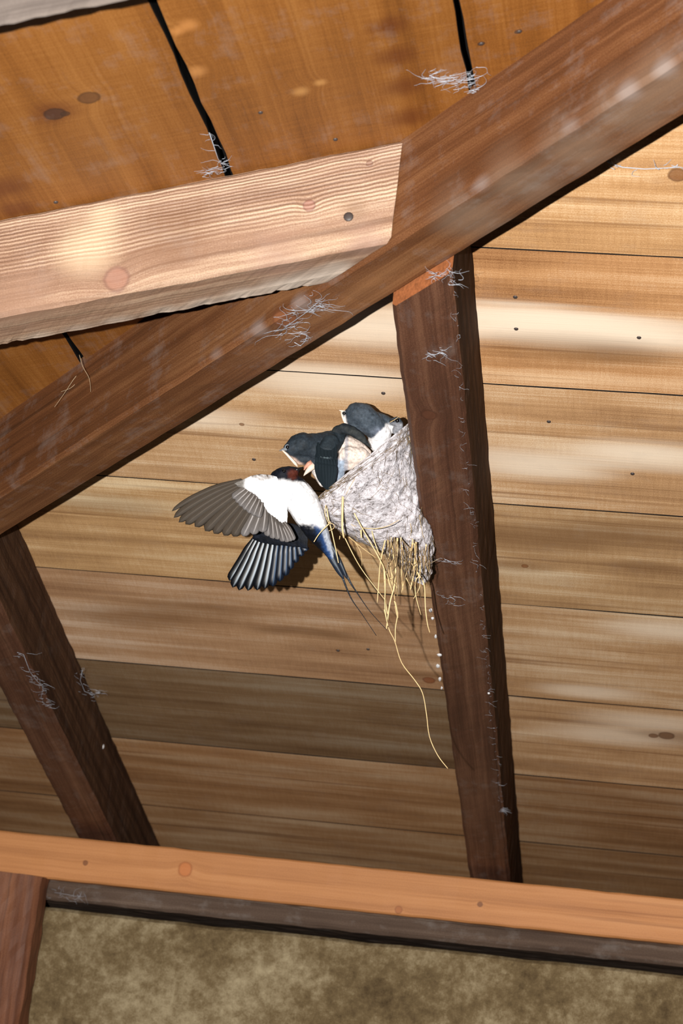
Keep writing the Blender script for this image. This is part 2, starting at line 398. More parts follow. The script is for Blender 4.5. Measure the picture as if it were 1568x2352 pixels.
# nails in the boards
nail_mat = plain('rusty_nail', lin(60, 52, 50), 0.5, 0.5)
def nail(parent, p, n, r=0.0022, name='nail', mat=None):
    ax = n.normalized(); t1 = ax.orthogonal().normalized(); t2 = ax.cross(t1)
    vs = []; fs = []
    prof = [(1.0, -0.002), (1.0, 0.0004), (0.8, 0.0009), (0.35, 0.0012)]
    for q, z in prof:
        for i in range(12):
            a = i / 12 * 2 * math.pi; vs.append(p + (t1 * math.cos(a) + t2 * math.sin(a)) * (r * q) + ax * z)
    for k in range(3):
        for i in range(12): fs.append((k * 12 + i, k * 12 + (i + 1) % 12, (k + 1) * 12 + (i + 1) % 12, (k + 1) * 12 + i))
    fs.append(tuple(36 + i for i in range(12)))
    return link(name, from_pydata(vs, fs), parent, [mat or nail_mat])
for px, py in [(1185, 755), (1467, 775), (1260, 968), (1183, 682), (583, 1055), (880, 903), (1452, 1088), (776, 1494), (845, 1491)]:
    nail(ceil1, on1(px, py), N1)
for px, py in [(128, 464), (770, 320), (1105, 100), (1192, 72), (598, 258)]:
    nail(ceil2, on2(px, py), N2, 0.002)

# ------------------------------------------------------------------ hip, rafters, plate
hip_a = R0 - HS * (HW / 2) - HU * HDEP
def hip_bottom(px, py): return cast(px, py, R0 - HU * HDEP, HU)
hip_mat = wood('hip_timber', lin(44, 24, 13), lin(94, 58, 34), lin(132, 92, 60), ring=0.02, rough=0.55, knots=[(hip_bottom(655, 735), .012, lin(120, 74, 48)), (hip_bottom(1165, 345), .006, lin(150, 96, 62))], seed=7, dust=0.3, fine=1.2, bump=0.3, stains_glints=[(hip_bottom(x, y), .034, lin(124, 104, 88), .55) for x, y in ((1080, 500), (1200, 420), (1330, 345), (1450, 260), (1540, 190))] + [(hip_bottom(x, y), .012, lin(150, 142, 140), .4) for x, y in ((1090, 425), (1290, 290), (1440, 215), (1520, 160), (590, 760), (690, 700), (480, 815))])
hip = timber('hip_rafter', hip_a - HD * 0.95, HD, 2.6, HS, HW, HU, HDEP + 0.004, hip_mat, seed=3, bev=0.004)
tag(hip, 'long brown hip beam crossing the picture diagonally from lower left to upper right', 'beam', kind='thing')

raf_mat = wood('rafter_timber', lin(34, 18, 11), lin(78, 49, 35), lin(114, 80, 60), ring=0.022, rough=0.6, seed=4, dust=0.22, fine=1.2, blotch=0.7, bump=0.1,
               knots=[(cast(985, 960, P1 + N1 * .107, N1), .009, lin(84, 50, 34))])
RD = 0.1035; Y_END = 3.25
cutp = (R0 + HS * (HW / 2 - 0.0005), HS)
s_hi = 1.15
cut_mat = plain('fresh_cut_end', lin(142, 86, 52), 0.7, 0.2, 0.3, 300)
side_mat = wood('rafter_sawn_shaded_side', lin(24, 14, 10), lin(50, 32, 22), lin(92, 66, 48), ring=0.022, rough=0.85, seed=41, dust=0.1, fine=1.6, blotch=0.4, bump=0.1, spec=0.1)  # sawn sides, darkened in colour to hold the shade of the unlit face
def rafter(x0, x1, seed):
    a = V((x0, P1.y, P1.z)) + N1 * 0.0005 - DN * 0.9
    L = 0.9 + (Y_END - P1.y) / DN.y
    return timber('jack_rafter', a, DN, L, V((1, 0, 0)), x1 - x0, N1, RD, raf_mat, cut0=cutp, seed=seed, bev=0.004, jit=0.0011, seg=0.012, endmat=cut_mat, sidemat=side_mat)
rf1 = rafter(-0.26970, -0.21382, 1.3)
tag(rf1, 'dark brown rafter right of centre with the mud nest stuck to its side', 'rafter', kind='thing')
rf2 = rafter(-0.82836, -0.77262, 6.1)
tag(rf2, 'dusty dark rafter at lower left, leaning steeply down to the wall plate', 'rafter', kind='thing')

# light jack rafters of the other slope, butted against the hip
lj_face = lambda px, py: cast(px, py, V((0, 1.580, 0)), V((0, 1, 0)))
lj_mat = wood('light_jack_timber', lin(98, 70, 54), lin(142, 112, 92), lin(190, 166, 142), ring=0.03, rough=0.5, spec=0.3, seed=11, saw=0.42, sawmask=(1.040, 1.062), stains_glints=[(lj_face(400, 535), .042, lin(112, 80, 58), .55), (lj_face(200, 570), .030, lin(206, 182, 152), .5), (lj_face(240, 500), .016, lin(206, 182, 152), .4), (lj_face(815, 480), .014, lin(118, 90, 66), .5), (lj_face(640, 600), .03, lin(146, 116, 102), .5), (lj_face(840, 560), .02, lin(148, 120, 108), .5), (lj_face(60, 700), .03, lin(138, 108, 90), .5)] + [(cast(x, y, R0 + N2 * .09, N2), .022, lin(212, 200, 188), .6) for x, y in ((770, 625), (700, 645), (640, 660), (560, 682), (470, 705), (380, 725), (280, 748), (190, 768), (100, 785))], dust=0.15, blotch=0.9, bump=0.9,
              knots=[(lj_face(268, 642), .0115, lin(146, 106, 90)), (lj_face(710, 473), .0055, lin(142, 100, 88)), (lj_face(848, 375), .003, lin(120, 86, 70))])
def jack(y0, y1, seed, mat):
    a = V((R0.x, y0, R0.z)) + N2 * 0.0005 - DN2 * 0.9
    return timber('jack_rafter', a, DN2, 1.5, V((0, 1, 0)), y1 - y0, N2, 0.09, mat, cut0=(R0 - HS * (HW / 2 + 0.0006), HS), seed=seed, bev=0.0035, jit=0.0008, ragged=[(1, 1, 0.0035), (0, 1, 0.001)], seg=0.006)
lj1 = jack(1.580, 1.640, 2.2, lj_mat)
tag(lj1, 'pale rough-sawn rafter with knots butted against the diagonal hip beam', 'rafter', kind='thing')
lj2_mat = wood('grey_jack_timber', lin(96, 86, 82), lin(122, 112, 106), lin(150, 138, 128), ring=0.02, rough=0.7, spec=0.2, seed=31, dust=0.3)
lj2 = jack(1.092, 1.1515, 8.2, lj2_mat)
tag(lj2, 'pale grey rafter cut off by the top left corner', 'rafter', kind='thing')
nail(lj1, lj_face(800, 498), V((0, -1, 0)), 0.0042)

plate_y = 2.853
pf = lambda px, py: cast(px, py, V((0, plate_y, 0)), V((0, 1, 0)))
plate_mat = wood('plate_timber', lin(140, 86, 46), lin(188, 129, 80), lin(208, 154, 106), ring=0.04, rough=0.6, seed=13, blotch=0.35, fine=0.8, speck=0.3,
                 knots=[(pf(425, 1997), .010, lin(190, 112, 60)), (pf(196, 1982), .0035, lin(110, 64, 40)), (pf(1102, 2077), .0035, lin(110, 66, 44)), (pf(915, 2090), .005, lin(160, 96, 56))])
ZT, ZB = 1.9113, 1.8515
plate = timber('wall_plate', V((-2.0, plate_y, ZB)), V((1, 0, 0)), 2.6, V((0, 1, 0)), 0.075, V((0, 0, 1)), ZT - ZB, plate_mat, seed=5, bev=0.0025)
tag(plate, 'orange-brown wall plate beam running under the feet of both rafters', 'beam', kind='thing')
sill_mat = wood('sill_timber', lin(48, 36, 30), lin(88, 72, 62), lin(124, 108, 96), ring=0.02, rough=0.8, seed=17, dust=0.4, spec=0.1)
sill = timber('bearing_beam', V((-2.0, plate_y + 0.012, ZB - 0.0275)), V((1, 0, 0)), 2.6, V((0, 1, 0)), 0.33, V((0, 0, 1)), 0.0275, sill_mat, seed=9, bev=0.004, jit=0.0018)
tag(sill, 'dark grey dusty timber just under the orange wall plate', 'beam', kind='thing')

# wall with a shadowed joint under the timber
t = NT('earthen_plaster')
pos = t.n('ShaderNodeTexCoord').outputs['Object']
n1 = t.noise(pos, 34, 7, 0.75); n2 = t.noise(pos, 5.5, 3, 0.5); n3 = t.noise(pos, 900, 1, 0.5); n4 = t.noise(pos, 120, 4, 0.7)
fac = t.math('ADD', t.math('MULTIPLY', n1, 0.45), t.math('ADD', t.math('MULTIPLY', n2, 0.35), t.math('ADD', t.math('MULTIPLY', n3, 0.22), t.math('MULTIPLY', n4, 0.25))))
c = t.ramp(fac, [(0.46, lin(64, 50, 34)), (0.62, lin(112, 95, 68)), (0.82, lin(178, 164, 134))])
t.l(c, t.b.inputs['Base Color']); t.b.inputs['Roughness'].default_value = 0.9; t.b.inputs['Specular IOR Level'].default_value = 0.1
bp = t.n('ShaderNodeBump'); bp.inputs['Strength'].default_value = 0.6; bp.inputs['Distance'].default_value = 0.006; t.l(fac, bp.inputs['Height']); t.l(bp.outputs[0], t.b.inputs['Normal'])
wall_mat = t.m
wy = plate_y + 0.018; wz = ZB - 0.0275
prof = [(wy + 0.34, wz), (wy + 0.30, wz), (wy + 0.30, wz - 0.009), (wy + 0.006, wz - 0.0105), (wy, wz - 0.0150), (wy, 0.0), (wy + 0.34, 0.0)]
vs = []; fs = []
NX = 60
for k in range(NX + 1):
    x = -2.0 + 2.6 * k / NX
    for i, (y, z) in enumerate(prof):
        dz = 0.004 * noise.noise(V((x * 14, 2, 0))) if i in (2, 3, 4) else 0
        vs.append(V((x, y, z + dz)))
n_ = len(prof)
for k in range(NX):
    for i in range(n_): fs.append((k * n_ + i, k * n_ + (i + 1) % n_, (k + 1) * n_ + (i + 1) % n_, (k + 1) * n_ + i))
me = from_pydata(vs, fs, False)
wall = tag(link('wall_back', me, None, [wall_mat]), kind='structure')
me = from_pydata([V((-2.0, -0.8, 0)), V((0.6, -0.8, 0)), V((0.6, 3.1, 0)), V((-2.0, 3.1, 0)), V((-2.0, -0.8, -0.1)), V((0.6, -0.8, -0.1)), V((0.6, 3.1, -0.1)), V((-2.0, 3.1, -0.1))],
                 [(0, 1, 2, 3), (7, 6, 5, 4), (0, 4, 5, 1), (1, 5, 6, 2), (2, 6, 7, 3), (3, 7, 4, 0)], False)
tag(link('floor', me, None, [plain('packed_earth', lin(96, 84, 70), 0.95, 0.1, 0.2, 40)]), kind='structure')

post_mat = wood('post_timber', lin(48, 28, 22), lin(104, 64, 44), lin(146, 98, 70), ring=0.014, rough=0.6, seed=21, fine=1.2,
                knots=[(pf(30, 2150), .008, lin(60, 36, 28))])
pr = cast(93, 2045, V((0, plate_y - 0.03, 0)), V((0, 1, 0)))
post = timber('corner_post', V((pr.x - 0.10, plate_y - 0.04, 0)), V((0, 0, 1)), ZB - 0.0006, V((1, 0, 0)), 0.10, V((0, 1, 0)), 0.0515, post_mat, seed=14, bev=0.007, jit=0.0022, seg=0.015)
tag(post, 'reddish brown upright post under the plate in the bottom left corner', 'post', kind='thing')

# ------------------------------------------------------------------ tube helper
def tube(name, pts, r0, r1, mat, parent=None, sides=5, smooth_n=4):
    pts = [V(p) for p in pts]
    out = []
    for i in range(len(pts) - 1):
        p0 = pts[max(0, i - 1)]; p1 = pts[i]; p2 = pts[i + 1]; p3 = pts[min(len(pts) - 1, i + 2)]
        for k in range(smooth_n):
            t = k / smooth_n
            out.append(0.5 * ((2 * p1) + (p2 - p0) * t + (2 * p0 - 5 * p1 + 4 * p2 - p3) * t * t + (3 * p1 - p0 - 3 * p2 + p3) * t ** 3))
    out.append(pts[-1])
    vs = []; fs = []; n = len(out)
    return_v = tube_mesh(out, r0, r1, sides)
    me = from_pydata(*return_v)
    return link(name, me, parent, [mat])
def tube_mesh(out, r0, r1, sides=5, vs=None, fs=None):
    vs = [] if vs is None else vs; fs = [] if fs is None else fs
    n = len(out); b = len(vs)
    for i, p in enumerate(out):
        d = (out[min(n - 1, i + 1)] - out[max(0, i - 1)])
        d = d.normalized() if d.length > 1e-9 else V((0, 0, 1))
        a = d.cross(V((0.3, 0.9, 0.2))).normalized(); c = d.cross(a)
        r = r0 + (r1 - r0) * i / (n - 1)
        for k in range(sides):
            q = k / sides * 2 * math.pi; vs.append(p + (a * math.cos(q) + c * math.sin(q)) * r)
    for i in range(n - 1):
        for k in range(sides): fs.append((b + i * sides + k, b + i * sides + (k + 1) % sides, b + (i + 1) * sides + (k + 1) % sides, b + (i + 1) * sides + k))
    fs.append(tuple(b + k for k in range(sides))[::-1]); fs.append(tuple(b + (n - 1) * sides + k for k in range(sides)))
    return vs, fs

# ------------------------------------------------------------------ the nest
mud = NT('dried_mud')
pos = mud.n('ShaderNodeTexCoord').outputs['Object']
a1 = mud.noise(pos, 130, 5, 0.7); a2 = mud.noise(pos, 420, 3, 0.7)
vo = mud.n('ShaderNodeTexVoronoi'); mud.l(pos, vo.inputs['Vector']); vo.inputs['Scale'].default_value = 95
fac = mud.math('ADD', mud.math('MULTIPLY', a1, 0.55), mud.math('MULTIPLY', a2, 0.45))
c = mud.ramp(fac, [(0.36, lin(92, 84, 82)), (0.45, lin(184, 179, 184)), (0.60, lin(224, 221, 229))])
mud.l(c, mud.b.inputs['Base Color']); mud.b.inputs['Roughness'].default_value = 0.9; mud.b.inputs['Specular IOR Level'].default_value = 0.1
bp = mud.n('ShaderNodeBump'); bp.inputs['Strength'].default_value = 0.9; bp.inputs['Distance'].default_value = 0.004
mud.l(mud.math('ADD', fac, mud.math('MULTIPLY', vo.outputs['Distance'], 0.5)), bp.inputs['Height']); mud.l(bp.outputs[0], mud.b.inputs['Normal'])

nest_c = P(935, 1130, 2.07)
nest = empty('bird_nest', nest_c)
tag(nest, 'pale grey mud nest with hanging straws stuck to the side of the dark rafter', 'nest')
RX = -0.26970
RINGS = [((738, 1134), (940, 970), .80), ((734, 1152), (946, 1010), .85), ((736, 1172), (950, 1050), .9), ((743, 1190), (957, 1095), .9), ((762, 1204), (968, 1140), .9), ((788, 1222), (980, 1180), .9),
         ((822, 1242), (986, 1220), .85), ((858, 1256), (988, 1258), .8), ((884, 1272), (986, 1290), .75), ((906, 1290), (984, 1316), .7), ((930, 1312), (980, 1336), .7), ((950, 1335), (972, 1344), .7)]
def ndep(py): return 2.045 + (py - 975) / 355 * 0.085
def ring_at(tq):
    k = min(len(RINGS) - 2, int(tq)); f = tq - k
    A, B = RINGS[k], RINGS[k + 1]
    L = [A[0][i] + (B[0][i] - A[0][i]) * f for i in (0, 1)]; R = [A[1][i] + (B[1][i] - A[1][i]) * f for i in (0, 1)]
    return L, R, A[2] + (B[2] - A[2]) * f
def mud_clamp(p):
    off = (p - P1).dot(N1)
    if p.x > RX - 0.0006 and off < RD + 0.001 and p.x < RX + 0.05:
        p = V((RX - 0.0006, p.y, p.z))
    if (p - P1).dot(N1) < 0.001: p = p + N1 * (0.001 - (p - P1).dot(N1))
    return p
def nest_pt(tq, ang, scale=1.0, disp=True):
    L, R, sq = ring_at(tq)
    c = V(((L[0] + R[0]) / 2, (L[1] + R[1]) / 2)); h = V(((R[0] - L[0]) / 2, (R[1] - L[1]) / 2))
    ca, sa = math.cos(ang), math.sin(ang)
    e = lambda q: math.copysign(abs(q) ** 0.85, q)
    px = c.x + h.x * e(ca) * scale; py = c.y + h.y * e(ca) * scale
    hd = math.hypot(R[0] - L[0], R[1] - L[1]) / 2 * 2.08 / F * sq
    d = ndep((L[1] + R[1]) / 2) - hd * e(sa) * scale
    p = P(px, py, d)
    if disp:
        nn = (p - P(c.x, c.y, ndep(c.y))).normalized()
        z = noise.voronoi(p * 150)[0][0] * 0.0035 + noise.noise(p * 220) * 0.0014 + noise.noise(p * 55) * 0.0025
        p = p + nn * z
    return p
NA, NR = 150, 110
vs = []; fs = []
tmax = len(RINGS) - 1.0001
for k in range(NR + 1):
    for i in range(NA): vs.append(mud_clamp(nest_pt(tmax * k / NR, i / NA * 2 * math.pi)))
for k in range(NR):
    for i in range(NA): fs.append((k * NA + i, k * NA + (i + 1) % NA, (k + 1) * NA + (i + 1) % NA, (k + 1) * NA + i))
fs.append(tuple(NR * NA + i for i in range(NA)))
b = len(vs)
NI = 14                                                        # the hollow of the cup
for k in range(NI):
    s = 0.90 - 0.5 * (k / (NI - 1)) ** 2
    tq = 0.02 + 3.2 * k / (NI - 1)
    for i in range(NA): vs.append(mud_clamp(nest_pt(tq, i / NA * 2 * math.pi, s, False)))
for i in range(NA): fs.append((i, b + i, b + (i + 1) % NA, (i + 1) % NA))
for k in range(NI - 1):
    for i in range(NA): fs.append((b + k * NA + i, b + (k + 1) * NA + i, b + (k + 1) * NA + (i + 1) % NA, b + k * NA + (i + 1) % NA))
fs.append(tuple(b + (NI - 1) * NA + i for i in range(NA))[::-1])
cup = link('mud_cup', from_pydata(vs, fs), nest, [mud.m])

dark_straw = plain('straw_dark', lin(92, 76, 60), 0.8, 0.1, 0.3, 90)
straw_mats = [plain('straw_pale', lin(226, 196, 146), 0.5, 0.4, 0.15, 90), plain('straw_golden', lin(212, 184, 134), 0.5, 0.4, 0.2, 90), plain('straw_grey', lin(150, 132, 108), 0.7, 0.2, 0.2, 90)]
def z3(x, y): return (700 + .2296 * x, 960 + .2296 * y)
ST = [
    ([(395, 600), (385, 700), (376, 900), (375, 1100), (390, 1200)], 2.034, .9, 0), ([(400, 770), (560, 1080), (740, 1400), (800, 1560), (800, 1900), (830, 2080)], 2.05, .45, 0),
    ([(400, 1200), (500, 1400), (600, 1560), (800, 1820)], 2.065, .32, 0), ([(440, 1190), (560, 1290), (710, 1400)], 2.065, .28, 1), ([(500, 1240), (560, 1350), (570, 1480)], 2.07, .2, 1),
    ([(925, 1200), (905, 1550), (890, 1700), (850, 1850), (815, 2110)], 2.06, .62, 0), ([(830, 1220), (850, 1450), (880, 1680), (900, 1830)], 2.075, .4, 1), ([(870, 1250), (890, 1450), (900, 1560), (930, 1790)], 2.07, .4, 1),
    ([(660, 1080), (700, 1250), (790, 1480), (880, 1680)], 2.07, .4, 0), ([(895, 1830), (925, 1960), (905, 2100), (905, 2240)], 2.07, .42, 0), ([(1110, 1240), (1100, 1480), (1080, 1600), (1055, 1720)], 2.06, .72, 0),
    ([(1150, 1380), (1150, 1560), (1112, 1620), (1105, 1760), (1160, 1970)], 2.065, .4, 0), ([(1120, 1540), (1190, 1660), (1205, 1900), (1225, 2060), (1250, 2150)], 2.065, .42, 0), ([(1180, 1480), (1270, 1445), (1340, 1408)], 2.06, .25, 2),
    ([(1045, 1430), (1090, 1490)], 2.06, .4, 0), ([(960, 1210), (1020, 1280), (1080, 1350)], 2.06, .5, 2), ([(1060, 1440), (1030, 1530), (985, 1630)], 2.06, .3, 2),
    ([(580, 1100), (700, 1108), (830, 1080), (940, 1020)], 2.02, .3, 1), ([(215, 880), (240, 1030), (265, 1120), (305, 1300), (335, 1450)], 2.04, .42, 0), ([(240, 1060), (150, 1150), (90, 1240)], 2.03, .4, 0),
    ([(790, 1480), (800, 1700), (808, 1850), (825, 1960)], 2.06, .55, 0), ([(735, 1390), (820, 1560), (870, 1740)], 2.06, .35, 1), ([(770, 1300), (830, 1450), (870, 1600), (885, 1760)], 2.08, .4, 2),
    ([(1130, 1560), (1150, 1680), (1085, 1810)], 2.07, .3, 0), ([(1000, 1580), (1060, 1690)], 2.07, .35, 0), ([(350, 1180), (345, 1215)], 2.04, .3, 1), ([(560, 1120), (565, 1200)], 2.05, .6, 0),
    ([(210, 870), (200, 950), (230, 1040), (260, 1040)], 2.03, .3, 1), ([(230, 1050), (280, 1060), (290, 1100), (240, 1130)], 2.035, .28, 1),
    ([(860, 1540), (880, 1600), (830, 1620), (880, 1750)], 2.07, .3, 0), ([(905, 1840), (930, 1960), (925, 2000), (900, 1880)], 2.07, .35, 1), ([(1180, 1380), (1185, 1480), (1205, 1570)], 2.06, .5, 2),
]
for pts, d, r, mi in ST:
    tube('straw', [P(*z3(*q), d + random.uniform(-.004, .004)) for q in pts], r * 1.6 / 1000, r * 1.0 / 1000, straw_mats[mi], nest)
tube('straw', [P(882, 1400, 2.07), P(893, 1445, 2.075), P(906, 1472, 2.08), P(922, 1522, 2.085), P(952, 1562, 2.09), P(970, 1592, 2.09), P(979, 1640, 2.095), P(986, 1692, 2.10), P(1005, 1735, 2.10), P(1028, 1765, 2.10)], 0.0005, 0.0004, straw_mats[0], nest)
for k in range(46):                                            # short blades bedded in the mud
    tq = random.uniform(0.1, 9.5); an = random.uniform(0.25, 2.9)
    L = random.uniform(0.15, 1.5); sl = random.uniform(-0.25, 0.45)
    pts = []
    for j in range(4):
        q = j / 3
        p = nest_pt(min(tmax, tq + L * q), an + sl * q * (0.4 + 0.05 * tq)); c0 = P(870, 1130, 2.10)
        pts.append(p + (p - c0).normalized() * (0.0009 + 0.001 * math.sin(q * 3.1)))
    tube('straw', pts, random.uniform(.18, .38) / 1000, .00016, random.choice(straw_mats[1:] + [dark_straw, dark_straw]), nest, sides=4)
for k in range(18):                                            # more straws hanging in the beard under the mud
    px = random.uniform(880, 982); py = 1228 + (px - 880) * .3 + random.uniform(-12, 25); L = random.uniform(60, 150) * (1 - (px - 880) / 260)
    a = random.uniform(-.35, .25); pts = [P(px + a * L * q + random.uniform(-5, 5) * (q > 0), py + L * q, 2.052 + .02 * q + random.uniform(-.003, .003)) for q in (0, .35, .7, 1)]
    tube('straw', pts, random.uniform(.35, .8) / 1000, random.uniform(.25, .45) / 1000, random.choice(straw_mats), nest)
# fine grass ends too many to count, worked into the mud and the rim
vs = []; fs = []
for k in range(420):
    rim = k < 140
    tq = random.uniform(0, .9) if rim else random.uniform(0.3, tmax - .4); an = random.uniform(0.1, 3.04)
    L = random.uniform(0.2, 0.9); sl = random.uniform(-0.5, 0.5)
    c0 = P(870, 1130, 2.11); pts = []
    for j in range(4):
        q = j / 3; p = nest_pt(min(tmax, tq + L * q * (0.4 if rim else 1)), an + sl * q * (1.2 if rim else .5))
        pts.append(p + (p - c0).normalized() * (0.0005 + 0.0012 * math.sin(q * 3.1)))
    tube_mesh(pts, random.uniform(.10, .22) / 1000, .0001, 4, vs, fs)
for k in range(70):                                            # dark tuft where the straws leave the mud
    px = random.uniform(885, 985); py = 1225 + abs(random.gauss(0, 40)) + (px - 885) * .25
    pts = [P(px, py, 2.05), P(px + random.uniform(-6, 6), py + 20, 2.05), P(px + random.uniform(-12, 10), py + random.uniform(30, 70), 2.06)]
    tube_mesh(pts, random.uniform(.18, .4) / 1000, .00015, 4, vs, fs)
g = link('grass_bits', from_pydata(vs, fs), nest, [plain('grass_mix', lin(128, 108, 82), 0.8, 0.1, 0.6, 60)]); g['kind'] = 'stuff'

# ------------------------------------------------------------------ birds
plum = plumage('soft_plumage', 0.65, 0.2)
plum_gloss = plumage('glossy_plumage', 0.38, 0.5)
eye_mat = plain('bird_eye', lin(8, 7, 8), 0.12, 0.8)
beak_dark = plain('dark_beak', lin(22, 20, 22), 0.35, 0.5)
beak_pale = plain('pale_gape', lin(226, 206, 190), 0.5, 0.4)
mouth_pink = plain('pink_mouth', lin(190, 138, 118), 0.5, 0.4)
ring_mat = plain('eye_ring', lin(120, 130, 140), 0.5, 0.3)

def blob(name, chains, parent, mat, colfn, voxel=0.0011, flat=1.0, smooth=6, fluff=0.0):
    """chains of (px, py, depth, radius px[, depth squash]) swept with balls, fused to one skin"""
    bm = bmesh.new()
    for ch in chains:
        n = len(ch)
        for i in range(n - 1 if n > 1 else 1):
            A = ch[i]; B = ch[min(i + 1, n - 1)]
            ln = math.hypot(B[0] - A[0], B[1] - A[1]); steps = max(2, int(ln / 3.0))
            for k in range(steps + 1):
                t = k / steps
                q = [A[j] + (B[j] - A[j]) * t for j in range(4)]
                sq = (A[4] if len(A) > 4 else flat) * (1 - t) + (B[4] if len(B) > 4 else flat) * t
                r = q[3] * q[2] / F
                mt = Matrix.Translation(P(q[0], q[1], q[2])) @ Matrix(((RT.x, UP.x, FW.x * sq, 0), (RT.y, UP.y, FW.y * sq, 0), (RT.z, UP.z, FW.z * sq, 0), (0, 0, 0, 1)))
                bmesh.ops.create_icosphere(bm, subdivisions=2, radius=r, matrix=mt)
    me = bpy.data.meshes.new('tmp'); bm.to_mesh(me); bm.free()
    o = bpy.data.objects.new('tmp', me); COL.objects.link(o)
    rm = o.modifiers.new('r', 'REMESH'); rm.mode = 'VOXEL'; rm.voxel_size = voxel
    sm = o.modifiers.new('s', 'SMOOTH'); sm.factor = 0.5; sm.iterations = smooth
    dg = bpy.context.evaluated_depsgraph_get()
    me2 = bpy.data.meshes.new_from_object(o.evaluated_get(dg))
    bpy.data.objects.remove(o); bpy.data.meshes.remove(me)
    if fluff:
        nn = [v.normal.copy() for v in me2.vertices]
        for v, q in zip(me2.vertices, nn): v.co = v.co + q * (noise.noise(v.co * 260) * fluff + noise.noise(v.co * 600) * fluff * .5)
    for p in me2.polygons: p.use_smooth = True
    set_col(me2, colfn)
    me2.materials.clear()
    return link(name, me2, parent, [mat])
def to_px(p):
    d = p - CAMP; z = d.dot(FW)
    return 784 + F * d.dot(RT) / z, 1176 - F * d.dot(UP) / z, z
def mixc(a, b, t): t = max(0, min(1, t)); return tuple(x + (y - x) * t for x, y in zip(a, b))
def sst(a, b, x): t = max(0, min(1, (x - a) / (b - a))); return t * t * (3 - 2 * t)

def ball(name, px, py, d, rpx, mat, parent, sq=(1, 1, 1)):
    bm = bmesh.new()
    r = rpx * d / F
    mt = Matrix.Translation(P(px, py, d)) @ Matrix(((RT.x * sq[0], UP.x * sq[1], FW.x * sq[2], 0), (RT.y * sq[0], UP.y * sq[1], FW.y * sq[2], 0), (RT.z * sq[0], UP.z * sq[1], FW.z * sq[2], 0), (0, 0, 0, 1)))
    bmesh.ops.create_icosphere(bm, subdivisions=3, radius=r, matrix=mt)
    me = bpy.data.meshes.new(name); bm.to_mesh(me); bm.free()
    for p in me.polygons: p.use_smooth = True
    return link(name, me, parent, [mat])

def horn(name, pts, parent, mat, sides=12, flat=0.7):
    """tapered beak: (px, py, depth, radius px)"""
    vs = []; fs = []
    n = len(pts)
    for i, (x, y, d, r) in enumerate(pts):
        a = pts[max(0, i - 1)]; b_ = pts[min(n - 1, i + 1)]
        t = V((b_[0] - a[0], b_[1] - a[1])); t = t.normalized() if t.length else V((1, 0)); nx, ny = -t.y, t.x
        for k in range(sides):
            q = k / sides * 2 * math.pi
            vs.append(P(x + nx * r * math.cos(q) * flat, y + ny * r * math.cos(q) * flat, d + r * math.sin(q) * d / F))
    for i in range(n - 1):
        for k in range(sides): fs.append((i * sides + k, i * sides + (k + 1) % sides, (i + 1) * sides + (k + 1) % sides, (i + 1) * sides + k))
    fs.append(tuple(range(sides))[::-1]); fs.append(tuple((n - 1) * sides + k for k in range(sides)))
    me = from_pydata(vs, fs)
    bm = bmesh.new(); bm.from_mesh(me); bmesh.ops.recalc_face_normals(bm, faces=bm.faces); bm.to_mesh(me); bm.free()
    return link(name, me, parent, [mat])

def feather(name, root, tip, d0, d1, w, bend, mat, parent, wr=0.45, tipr=0.12, camber=0.22, flip=1, n=22, lean=0.0):
    """flight feather from root to tip (px); w width px; bend px sideways at mid; camber = cross curl"""
    rx, ry = root; tx, ty = tip
    dx, dy = tx - rx, ty - ry; ln = math.hypot(dx, dy); ux, uy = dx / ln, dy / ln; nx, ny = -uy, ux
    M = 7; vs = []; uvs = []
    for i in range(n + 1):
        t = i / n
        bx = rx + dx * t + nx * bend * 4 * t * (1 - t); by = ry + dy * t + ny * bend * 4 * t * (1 - t)
        prof = min(1.0, wr + (1 - wr) * sst(0, 0.4, t))
        if t > 1 - tipr: q = (t - (1 - tipr)) / tipr; prof *= math.sqrt(max(0.0, 1 - q * q)) * 0.97 + 0.03
        d = d0 + (d1 - d0) * t
        for j in range(M):
            v = j / (M - 1); o = (v - 0.42) * w * prof
            zc = -camber * w * prof * (1 - ((v - 0.42) / 0.58) ** 2) + flip * lean * (v - .42) * w * prof
            wv = 0.35 * noise.noise(V((rx * .1 + t * 7, v * 3, ry)))
            vs.append(P(bx + nx * o + wv, by + ny * o + wv, d + zc * 2.0 / F)); uvs.append((t, v))
    nt = len(vs)
    # back skin, a quarter of a millimetre behind
    for i in range(nt): vs.append(vs[i] + FW * 0.00025)
    fs = []
    for i in range(n):
        for j in range(M - 1):
            a = i * M + j; q = (a, a + 1, a + M + 1, a + M); fs.append(q); fs.append(tuple(nt + x for x in q[::-1]))
    for i in range(n):
        a = i * M; fs.append((a, a + M, nt + a + M, nt + a)); a = i * M + M - 1; fs.append((a + M, a, nt + a, nt + a + M))
    for j in range(M - 1):
        fs.append((j + 1, j, nt + j, nt + j + 1)); a = n * M + j; fs.append((a, a + 1, nt + a + 1, nt + a))
    me = bpy.data.meshes.new(name); me.from_pydata([tuple(v) for v in vs], [], fs)
    ul = me.uv_layers.new(name='grain')
    for lp in me.loops: ul.data[lp.index].uv = uvs[lp.vertex_index % nt]
    for p in me.polygons: p.use_smooth = True
    return link(name, me, parent, [mat])
def z1(x, y): return (380 + .4082 * x, 880 + .4082 * y)

